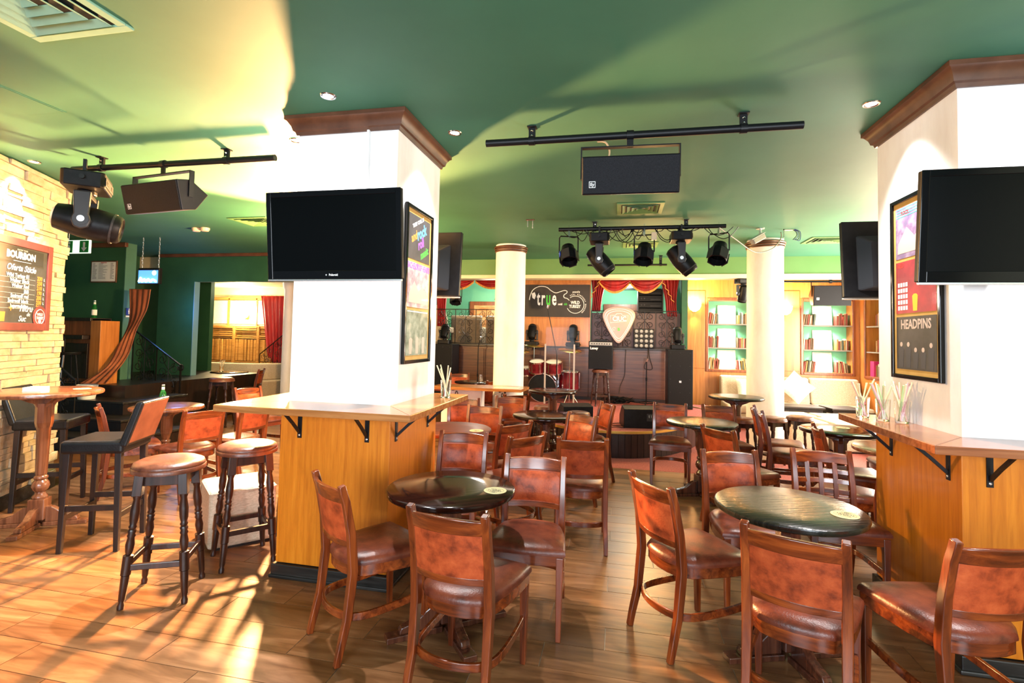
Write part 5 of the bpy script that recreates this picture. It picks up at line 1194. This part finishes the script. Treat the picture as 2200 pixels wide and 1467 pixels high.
tag(MB().tube(spl([(-.15, 7.25, SZ+.006), (-.02, 7.35, SZ+.006), (.08, 7.3, SZ+.006), (.06, 7.45, SZ+.006), (-.2, 7.5, SZ+.006), (.02, 7.7, SZ+.006)], 5), .005, 5).build('monitor_cable', M['black_plastic']), 'black cable curling beside the wedge monitor on the stage edge', 'cable')
tag(MB().tube([(1.32, 10.0, SZ+.01), (1.45, 9.8, SZ+.006), (1.5, 9.3, SZ+.006), (1.48, 9.2, .12)], .012, 6).build('pole_rod', plain('pale wooden rod', (.5, .36, .22), .5)), 'thin pale rod leaning at the right end of the stage', 'rod')
# ---- sconces
def sconce(x, y, z, label, rz=0):
    t = thing('wall_lamp', (x, y, z), rz, label, 'wall lamp', 'glowing wall lamps')
    MB().box(-.04, .04, -.03, 0, -.08, .08).build('back_plate', M['gold'], t, bevel=.006)
    MB().tube(spl([(0, -.02, -.04), (0, -.08, -.08), (0, -.12, -.04)], 4), .008, 6).build('arm', M['gold'], t)
    MB().mat(T(0, -.13, 0)).lathe([(.03, -.07), (.09, -.03), (.12, .04), (.125, .10), (.115, .10), (.085, -.02), (.03, -.06)], 24, cap=False).build('lamp_shade', M['bulb'], t, smooth=50)
    return t
sconce(1.44, 10.88, 2.20, 'glowing wall lamp on the veneer wall left of the left bookcase'); sconce(3.08, 10.88, 2.15, 'glowing wall lamp right of the right column, between the bookcases')
# ---- books and pictures in the niches
BC = [(.35, .2, .1), (.55, .42, .25), (.45, .08, .05), (.2, .12, .06), (.62, .5, .34), (.5, .28, .08), (.12, .16, .12), (.3, .06, .04), (.68, .6, .48)]
BM = [noisy('book cloth', [(.3, tuple(v*.8 for v in c)), (.7, c)], (15, 15, 15), 2, .6) for c in BC]
bmesh_cache = {}
def books(xf, x0, x1, z, seed, label, lean=0):
    r = random.Random(seed); x = x0; i = 0; ORD = ('first', 'second', 'third', 'fourth', 'fifth', 'sixth', 'seventh', 'eighth', 'ninth', 'tenth', 'eleventh', 'twelfth', 'thirteenth', 'fourteenth', 'fifteenth', 'sixteenth', 'seventeenth', 'eighteenth', 'nineteenth', 'twentieth')
    while x < x1:
        w = r.uniform(.018, .034); h = r.uniform(.17, .23); d = r.uniform(.12, .16)
        o = thing('book', (0, 0, 0), 0, ORD[min(i, 19)]+' '+label, 'book', 'books on '+label.split('group, ')[-1].split('from the left in ')[-1])
        o.matrix_world = xf @ T(x+w/2, .14, z+.001, 0, lean if r.random() < .8 else 0, 0)
        m = BM[r.randrange(len(BM))]
        MB().box(-w/2, w/2, -d/2, -d/2+.003, 0, h).box(-w/2, -w/2+.003, -d/2, d/2, 0, h).box(w/2-.003, w/2, -d/2, d/2, 0, h).build('cover', m, o)
        MB().box(-w/2+.003, w/2-.003, -d/2+.003, d/2-.004, .003, h-.004).build('pages', M['paper'], o)
        x += w+.003+(abs(lean)*.03); i += 1
def picture(xf, x, z, w, h, label):
    t = thing('framed_print', (0, 0, 0), 0, label, 'picture', 'cream framed prints in the bookcases'); t.matrix_world = xf @ T(x, .2, z, math.radians(-8))
    f = MB(); b = .045; f.box(-w/2, -w/2+b, -.02, 0, 0, h); f.box(w/2-b, w/2, -.02, 0, 0, h); f.box(-w/2+b, w/2-b, -.02, 0, 0, b); f.box(-w/2+b, w/2-b, -.02, 0, h-b, h); f.build('frame', M['pillow'], t, bevel=.004)
    MB().box(-w/2+b, w/2-b, -.008, 0, b, h-b).build('print', noisy('grey etching', [(.3, (.12, .12, .11)), (.6, (.7, .68, .62))], (22, 22, 22), 5, .6), t)
nm = {(0, 0): 'lower shelf of the left bookcase', (0, 1): 'middle shelf of the left bookcase', (0, 2): 'top shelf of the left bookcase', (1, 0): 'lower shelf of the right bookcase', (1, 1): 'middle shelf of the right bookcase', (1, 2): 'top shelf of the right bookcase'}
for bi, (a, b, za, zb) in enumerate((NA, NB)):
    for si, z in enumerate((za, *SH)):
        books(XB, a+.02, a+.2, z, bi*10+si, 'book from the left, left group, '+nm[(bi, si)], .12 if si != 1 else .05)
        books(XB, b-.24, b-.05, z, bi*10+si+50, 'book from the left, right group, '+nm[(bi, si)], -.1 if si == 0 else .02)
        picture(XB, (a+b)/2-.02, z, .34, .38, 'framed print on the '+nm[(bi, si)])
for si, z in enumerate((NC[2], 1.42, 1.88)):
    books(XR, NC[0]+.2, NC[1]-.05, z, 80+si, 'book from the left in the %s compartment of the side-wall bookcase' % ('lowest', 'middle', 'top')[si])
tag(MB().mat(XR @ T(NC[0]+.12, .12, NC[2])).box(-.07, .07, -.08, .08, 0, .27).build('binder', plain('magenta binder', (.5, .02, .14), .4)), 'magenta binder in the side-wall bookcase by the right pillar', 'binder')
# ================================================================ LEFT SIDE
# ---- chalkboard on the stone wall
t = thing('chalkboard', (0, 0, 0), 0, 'red-framed bourbon price board on the stone wall', 'sign')
bw, bh = .80, .78
t.matrix_world = XS @ T(sl-.30-bw/2, -.042, 1.905)
f = MB(); b = .065; f.box(-bw/2, -bw/2+b, -.024, 0, -bh/2, bh/2); f.box(bw/2-b, bw/2, -.024, 0, -bh/2, bh/2); f.box(-bw/2+b, bw/2-b, -.024, 0, bh/2-b, bh/2); f.box(-bw/2+b, bw/2-b, -.024, 0, -bh/2, -bh/2+b); f.build('frame', M['board_red'], t, bevel=.003)
MB().box(-bw/2+b, bw/2-b, -.012, 0, -bh/2+b, bh/2-b).build('slate', M['chalk'], t)
MB().box(-bw/2+b, bw/2-b-.06, -.014, -.012, bh/2-b-.135, bh/2-b-.012).build('title_strip', M['black_print'], t)
w = MB().mat(T(0, -.0155, 0)); zt = bh/2-b
w.text('KNOW YOUR', .022, T(-.02, 0, zt-.03, *UP_Y), .0005); w.text('BOURBON', .082, T(-.03, 0, zt-.077, *UP_Y), .0005, bold=.004, sx=.95); w.box(-.13, .1, -.0005, 0, zt-.128, zt-.125)
w.text('Oferta Sticle', .075, T(-.02, 0, zt-.185, *UP_Y), .0005, shear=.3, bold=.001)
rows = ['Wild Turkey 81', 'Walker Black', 'Walker Red', 'J&B', 'Smirnoff red', 'Smirnoff black', 'Jagermeister']; price = ['230', '250', '210', '190', '205', '230', '200']
for i, s_ in enumerate(rows):
    z = zt-.25-i*.043; w.text(s_, .046, T(.09, 0, z, *UP_Y), .0005, align='RIGHT', bold=.0012); w.box(-.3, .17, -.0004, 0, z-.021, z-.0195)
    w.text('L', .03, T(.30, 0, z-.004, *UP_Y), .0005, bold=.001)
w.text('1litru', .085, T(.06, 0, -bh/2+b+.125, *UP_Y), .0005, shear=.3, bold=.001); w.text('de', .05, T(.10, 0, -bh/2+b+.075, *UP_Y), .0005, shear=.3); w.text('Suc', .07, T(.02, 0, -bh/2+b+.035, *UP_Y), .0005, shear=.3, bold=.001)
w.build('chalk_writing', M['white'], t)
w = MB().mat(T(0, -.0155, 0))
for i, s_ in enumerate(price): w.text(s_, .048, T(.235, 0, zt-.25-i*.043, *UP_Y), .0005, bold=.0025)
w.build('price_column', M['orange_print'], t); MB().mat(T(0, -.0155, 0)).text('+', .09, T(-.13, 0, -bh/2+b+.12, *UP_Y), .0005, bold=.003).build('plus_mark', M['orange_print'], t)
sx_, sz_ = bw/2-b-.075, -bh/2+b+.06
MB().mat(T(sx_, -.016, sz_, math.radians(90))).lathe([(1e-5, 0), (.10, 0), (.10, .002), (1e-5, .002)], 32).build('seal', M['board_red'], t)
w = MB().mat(T(sx_, -.0185, sz_)); w.tube([(.066*math.cos(a), 0, .066*math.sin(a)) for a in [k*.25 for k in range(25)]], .003, 4, closed=True); w.text('WILD', .034, T(0, 0, .02, *UP_Y), .0004, bold=.001); w.text('TURKEY', .034, T(0, 0, -.012, *UP_Y), .0004, sx=.8, bold=.001); w.prism(arc((0, -.042), .02, 0, 2*PI*.95, 14), -.0004, .0004, 'y'); w.build('seal_print', M['white'], t)
MB().mat(T(-.2, -.015, -bh/2+b+.05)).prism([(-.05, -.04), (.0, -.04), (.006, .04), (-.056, .04)], -.0005, 0, 'y').build('glass_drawing', M['orange_print'], t)
# ---- ashtray and beer mat on the tall table
t = thing('ashtray', (-4.46, 3.22, 1.05), .5, 'white square ashtray on the tall bar table', 'ashtray')
MB().box(-.06, .06, -.06, .06, 0, .006).build('base', M['white'], t)
q = MB(); q.box(-.06, .06, -.06, -.048, .006, .03); q.box(-.06, .06, .048, .06, .006, .03); q.box(-.06, -.048, -.048, .048, .006, .03); q.box(.048, .06, -.048, .048, .006, .03); q.build('walls', M['white'], t, bevel=.003)
coaster(-4.30, 3.45, 1.05, .3, 'cream coaster on the tall bar table by the stone wall')
# ---- bottles
def bottle(x, y, z, label, s=1):
    t = thing('beer_bottle', (x, y, z), 0, label, 'bottle', 'green beer bottles'); t.scale = (s, s, s)
    MB().lathe([(.028, 0), (.031, .006), (.031, .13), (.026, .16), (.014, .19), (.0125, .225), (.014, .23), (.014, .24)], 20).build('glass_body', M['bottle'], t, smooth=40)
    MB().lathe([(.0315, .04), (.0315, .115)], 20, cap=False).build('label', M['paper'], t); MB().lathe([(.0145, .17), (.0135, .22)], 16, cap=False).build('neck_label', M['paper'], t); MB().lathe([(.015, .23), (.0155, .236), (.014, .243), (1e-5, .244)], 14).build('cap', M['silver'], t)
bottle(-4.60, 4.52, .74, 'green beer bottle with a cream label on the red-brown table')
bottle(-7.78, 6.36, 1.70, 'green bottle standing on the brown cabinet behind the steps', 1.1)
# ---- raised platform, steps
st = struct(MB().box(-9.15, -7.02, 6.25, 9.2, 0, .72), 'raised_platform', M['black_wood'])
for k, (xr, yf, z) in enumerate(((-6.68, 5.93, .54), (-6.34, 5.61, .36), (-6.0, 5.29, .18))):
    MB().box(-8.6, xr, yf, 6.25, 0, z-.03).box(-7.02, xr, 6.25, 7.0, 0, z-.03).build('step_riser', M['black_wood'], st)
    MB().prism([(-8.6, yf-.03), (xr+.03, yf-.03), (xr+.03, 7.0), (xr-.38, 7.0), (xr-.38, yf+.36), (-8.6, yf+.36)], z-.03, z).build('step_tread', M['skirt'], st, bevel=.005)
rail_panel('stair_railing', (-7.80, 7.05), (-6.86, 7.05), .70, 1.54, 'wrought iron stair railing descending to a scrolled newel beside the rust drape', 2, (.10, .98))
t = bpy.data.objects['stair_railing']; 
MB().tube([(-6.86+.045*math.cos(a), 7.05, .945+.045*math.sin(a)) for a in [PI/2-k*.35 for k in range(16)]], .012, 6).build('rail_scroll', M['iron'], t); MB().bar([(-6.86, 7.05, 0), (-6.86, 7.05, .98)], .022, .022, up=(0, 1, 0)).build('newel', M['iron'], t)
rail_panel('stair_railing', (-7.15, 5.30), (-6.72, 5.30), .55, 1.15, 'short iron stair railing by the right edge of the stone wall', 1, (.30, .88))
# ---- rust drape tied across the steps
DL = [(-7.71, 6.85, 2.19), (-7.61, 6.78, 1.67), (-7.46, 6.5, 1.31), (-7.34, 6.2, 0.97), (-7.55, 6.02, 0.75)]; DR = [(-7.29, 6.85, 2.18), (-7.31, 6.82, 1.86), (-7.34, 6.7, 1.56), (-7.21, 6.45, 1.14), (-7.06, 6.02, 0.77)]
def dr(u, v):
    i = min(int(v*4), 3); k = v*4-i
    def cr(P):
        a_, b_, c_, d_ = (Vector(P[max(i-1, 0)]), Vector(P[i]), Vector(P[i+1]), Vector(P[min(i+2, 4)]))
        return .5*(2*b_+(c_-a_)*k+(2*a_-5*b_+4*c_-d_)*k*k+(3*b_-a_-3*c_+d_)*k**3)
    p = cr(DL).lerp(cr(DR), u); return (p.x, p.y+.022*math.sin(u*24)*(.25+v), max(p.z, .75))
d_ = MB().grid(dr, 40, 40).build('rust_drape', M['drape'], None, smooth=70, solid=.008); tag(d_, 'rust and brown cloth drape tied across the steps beside the green wall end', 'drape')
# ---- dark cabinet on the platform
t = thing('brown_cabinet', (-8.02, 6.42, .72), 0, 'brown wooden cabinet on the raised platform behind the stone wall', 'cabinet')
MB().box(-.55, .36, -.18, .1, .0, .97).build('body', M['veneer_dark'], t, bevel=.006); MB().box(.36, .54, -.2, .1, 0, .94).build('side_panel', M['veneer_mid'], t, bevel=.004)
MB().box(-.57, .36, -.21, .12, .93, .98).build('cabinet_top', M['black_wood'], t, bevel=.004); MB().box(-.5, .34, -.30, -.18, .66, .72).build('fall_board', M['black_wood'], t, bevel=.005)
MB().box(-.48, .32, -.20, -.18, .08, .6).build('lower_panel', M['black_wood'], t, bevel=.004)
t = thing('swivel_bar_stool', (-7.80, 6.02, .54), 0, 'slim dark bar stool standing on the steps in front of the brown cabinet', 'stool'); 
MB().lathe([(.15, .62), (.16, .64), (.15, .66), (1e-5, .665)], 20).build('seat', M['black_leather'], t, smooth=50)
for k in range(4): a = k*PI/2+.5; MB().cyl((.10*math.cos(a), .10*math.sin(a), .62), (.17*math.cos(a), .17*math.sin(a), 0), .011, 8).build('leg', M['chrome'] if k == 3 else M['black_metal'], t)
MB().tube([(.15*math.cos(a), .15*math.sin(a), .22) for a in [k*.3 for k in range(21)]], .008, 6, closed=True).build('foot_ring', M['black_metal'], t); MB().prism([(-.13, .66), (.13, .66), (.15, .82), (.12, .88), (-.12, .88), (-.15, .82)], -.16, -.14, 'y').build('backrest', M['black_leather'], t, bevel=.008)
t = thing('ice_bucket', (-7.42, 6.02, .54), 0, 'white bucket with red lettering on the steps below the cabinet', 'bucket'); MB().lathe([(.10, 0), (.13, .2), (.125, .2), (.097, .01), (1e-5, .01)], 24).build('pail', M['white'], t, smooth=40); MB().lathe([(.1165, .08), (.123, .13)], 24, cap=False).build('red_band', M['red_print'], t)
# ---- signs on the green walls
t = thing('exit_sign', (-7.25, 5.66, 2.65), math.radians(0), 'green and white emergency exit sign above the stone wall edge', 'sign')
MB().box(-.22, .22, -.03, .0, -.09, .09).build('sign_box', plain('lit sign face', (.85, .95, .8), .4, emit=.8, ecol=(.8, 1, .75)), t, bevel=.004)
MB().cyl((-.15, -.015, .09), (-.15, -.015, CE-2.65), .006, 6).cyl((.15, -.015, .09), (.15, -.015, CE-2.65), .006, 6).build('hanging_rods', M['silver'], t)
M['exit_green'] = plain('exit green', (.01, .28, .03), .4)
MB().box(-.21, -.06, -.033, -.03, -.08, .08).build('green_field', M['exit_green'], t); MB().box(.06, .21, -.033, -.03, -.08, .08).build('green_field', M['exit_green'], t)
s_ = MB(); s_.box(.12, .15, -.036, -.033, -.02, .06); s_.prism([(.09, -.015), (.18, -.015), (.135, -.065)], -.036, -.033, 'y'); s_.prism([(-.15, -.06), (-.13, -.06), (-.12, -.01), (-.10, -.05), (-.085, -.05), (-.11, .02), (-.14, .03), (-.17, .0), (-.165, -.01), (-.145, .01)], -.036, -.033, 'y'); s_.prism(arc((-.115, .05), .016, 0, 5.9, 10), -.036, -.033, 'y'); s_.build('pictograms', M['white'], t)
t = thing('framed_notice', (-8.33, 6.945, 2.48), 0, 'framed printed notice on the green wall behind the steps', 'notice')
MB().box(-.26, .26, -.02, 0, -.18, .18).build('frame', M['crown'], t, bevel=.003); MB().box(-.24, .24, -.022, -.02, -.16, .16).build('sheet', M['paper'], t)
s_ = MB(); rr = random.Random(4)
for k in range(13): 
    z = .135-k*.021; s_.box(-.22, -.22+rr.uniform(.04, .09), -.0225, -.022, z, z+.006); s_.box(-.1, -.1+rr.uniform(.08, .2), -.0225, -.022, z, z+.005); s_.box(.14, .14+rr.uniform(.03, .08), -.0225, -.022, z, z+.006)
s_.build('printed_lines', M['black_print'], t); MB().box(-.06, .06, -.0226, -.022, .142, .152).build('red_heading', M['red_print'], t)
t = thing('restroom_sign', (-7.91, 7.04, 1.83), math.radians(90), 'small blue restroom sign on the end of the green wall', 'sign')
MB().box(-.055, .055, -.006, 0, -.06, .06).build('plate', M['blue_print'], t); s_ = MB().mat(T(0, -.007, 0)); s_.prism(arc((0, .04), .011, 0, 5.9, 12), -.0005, .0005, 'y'); s_.box(-.016, .016, -.0005, .0005, -.01, .024); s_.box(-.012, -.002, -.0005, .0005, -.04, -.01); s_.box(.002, .012, -.0005, .0005, -.04, -.01); s_.build('figure', M['white'], t)
MB().box(-.055, .055, -.006, 0, -.09, -.066).build('caption_plate', M['white'], t)
t = thing('restroom_sign', (-9.95, 9.19, 2.72), 0, 'small white and purple restroom sign in the green recess', 'sign')
MB().box(-.10, .10, -.006, 0, -.11, .11).build('plate', M['white'], t); s_ = MB().mat(T(0, -.007, 0)); s_.prism(arc((0, .055), .016, 0, 5.9, 12), -.0005, .0005, 'y'); s_.prism([(-.03, -.04), (.03, -.04), (.012, .035), (-.012, .035)], -.0005, .0005, 'y'); s_.build('figure', M['purple_print'], t); MB().box(-.1, .1, -.0075, -.006, -.11, -.075).build('caption_strip', M['purple_print'], t)
t = thing('neon_sign', (-6.95, 6.5, 2.35), 0, 'small glowing blue and white hanging sign on two chains', 'sign')
MB().box(-.19, .19, -.03, .03, -.12, .12).build('case', M['black_plastic'], t, bevel=.006)
MB().box(-.175, .175, -.034, -.03, -.11, .085).build('lit_face', plain('lit blue face', (.1, .3, .9), .4, emit=1.6, ecol=(.06, .22, .75)), t)
s_ = MB().mat(T(0, -.036, 0)); s_.tube(spl([(-.16, 0, -.09), (-.13, 0, -.03), (-.10, 0, -.085), (-.06, 0, -.05), (-.03, 0, -.085), (.01, 0, -.05), (.05, 0, -.085), (.09, 0, -.055), (.15, 0, -.085)], 4), .014, 6); s_.prism(arc((.11, .045), .035, 0, 5.9, 12), -.001, .001, 'y'); s_.build('lit_script', plain('lit white script', (1, 1, 1), .4, emit=9, ecol=(.75, .9, 1)), t)
for x in (-.15, .15):
    c = MB()
    for k in range(14): c.tube([(x+.006*math.cos(a)*(1 if k % 2 else .3), .006*math.cos(a)*(.3 if k % 2 else 1), .13+k*.034+.02*math.sin(a)) for a in [i*PI/4 for i in range(8)]], .002, 4, closed=True)
    c.build('chain', M['silver'], t)
# ================================================================ FAR ROOM
t = thing('plank_rack', (-9.9, 11.9, 0), 0, 'wall of honey-coloured wooden racks filled with planks in the far room', 'shelf')
cw = .72; nC = 6; x0 = -nC*cw/2+.1
for i in range(nC+1): MB().box(x0+i*cw-.035, x0+i*cw+.035, -.22, .06, .55, 1.68).build('upright', M['crate'], t, bevel=.004)
for z in (.58, .76, 1.38, 1.68): MB().box(x0, x0+nC*cw, -.2, .06, z-.015, z+.015).build('rail', M['crate'], t)
rr = random.Random(8)
for i in range(nC):
    a = x0+i*cw+.05; b = a+cw-.1
    for z in (.61, .67): MB().box(a, b-rr.uniform(0, .05), -.19-rr.uniform(0, .03), .0, z, z+.045).build('plank', M['crate'], t, bevel=.003)
    for k in range(5): z = 1.41+k*.053; MB().box(a+rr.uniform(0, .03), b, -.18-rr.uniform(0, .05), .0, z, z+.036).build('plank', M['crate'], t, bevel=.003)
    for k in range(7): xx = a+k*(b-a)/7; MB().box(xx+.006, xx+(b-a)/7-rr.uniform(.006, .02), -.19-rr.uniform(0, .04), .0, .79, 1.34).build('plank', M['crate'], t, bevel=.003)
t = thing('wall_panelling', (-9.9, 11.98, 0), 0, 'framed cream panels above the plank racks in the far room', 'panelling')
for i in range(5): 
    MB().box(-1.95+i*.84, -1.17+i*.84, -.02, .0, 1.74, 2.36).build('panel', M['pillow'], t, bevel=.004); MB().box(-2.0+i*.84-.0, -1.95+i*.84, -.04, 0, 1.70, 2.42).build('batten', M['crate'], t)
MB().box(-2.1, 2.3, -.04, 0, 2.38, 2.44).build('top_batten', M['crate'], t)
sconce(-9.62, 11.94, 1.95, 'blazing wall lamp in the far room above the plank racks')
t = thing('far_curtain', (0, 0, 0), 0, 'red curtain at the right side of the far room', 'curtain')
MB().grid(lambda u, v: (-8.95+.75*u*(1-.35*v)+.25*v, 11.58+.03*math.sin(u*40), 2.46-2.0*v*(1-.25*(1-u))), 40, 10).build('cloth', M['red_curtain'], t, smooth=60, solid=.01)
t = thing('curved_sofa', (-8.6, 10.2, 0), 0, 'cream curved sofa in the far room beyond the opening', 'sofa')
o = MB().prism(spl([(-2.2, .2), (-1.2, .0), (-.2, .05), (.55, .3), (.9, .8)], 4)+spl([(.5, 1.0), (.25, .65), (-.3, .5), (-1.2, .5), (-2.2, .7)], 4), 0, .42).build('seat', M['fabric_beige'], t, bevel=.03)
MB().prism(spl([(-2.2, .7), (-1.2, .5), (-.3, .5), (.25, .65), (.5, 1.0)], 4)+spl([(.75, .95), (.42, .48), (-.2, .28+.0), (-1.2, .3), (-2.2, .5)], 4), .42, .80).build('backrest', M['fabric_beige'], t, bevel=.03)
rail_panel('stair_railing', (-8.55, 11.1), (-7.45, 11.1), .15, 1.0, 'iron scroll stair railing rising to the right in the far room', 3, (.95, 1.85))
fs = struct(MB().box(-7.4, -6.9, 11.2, 11.9, 0, .8), 'far_steps', M['black_wood'])
for k in range(4): MB().box(-8.5+k*.28, -7.4, 11.2, 11.9, k*.2, (k+1)*.2-.002).build('step', M['black_wood'], fs)
struct(MB().mat(T(-6.95, 9.9, 0)).lathe([(.13, 0), (.12, .1), (.11, 2.45), (.14, 2.5), (.15, 2.6), (.13, 2.7)], 24), 'far_column', M['plaster'], smooth=40)
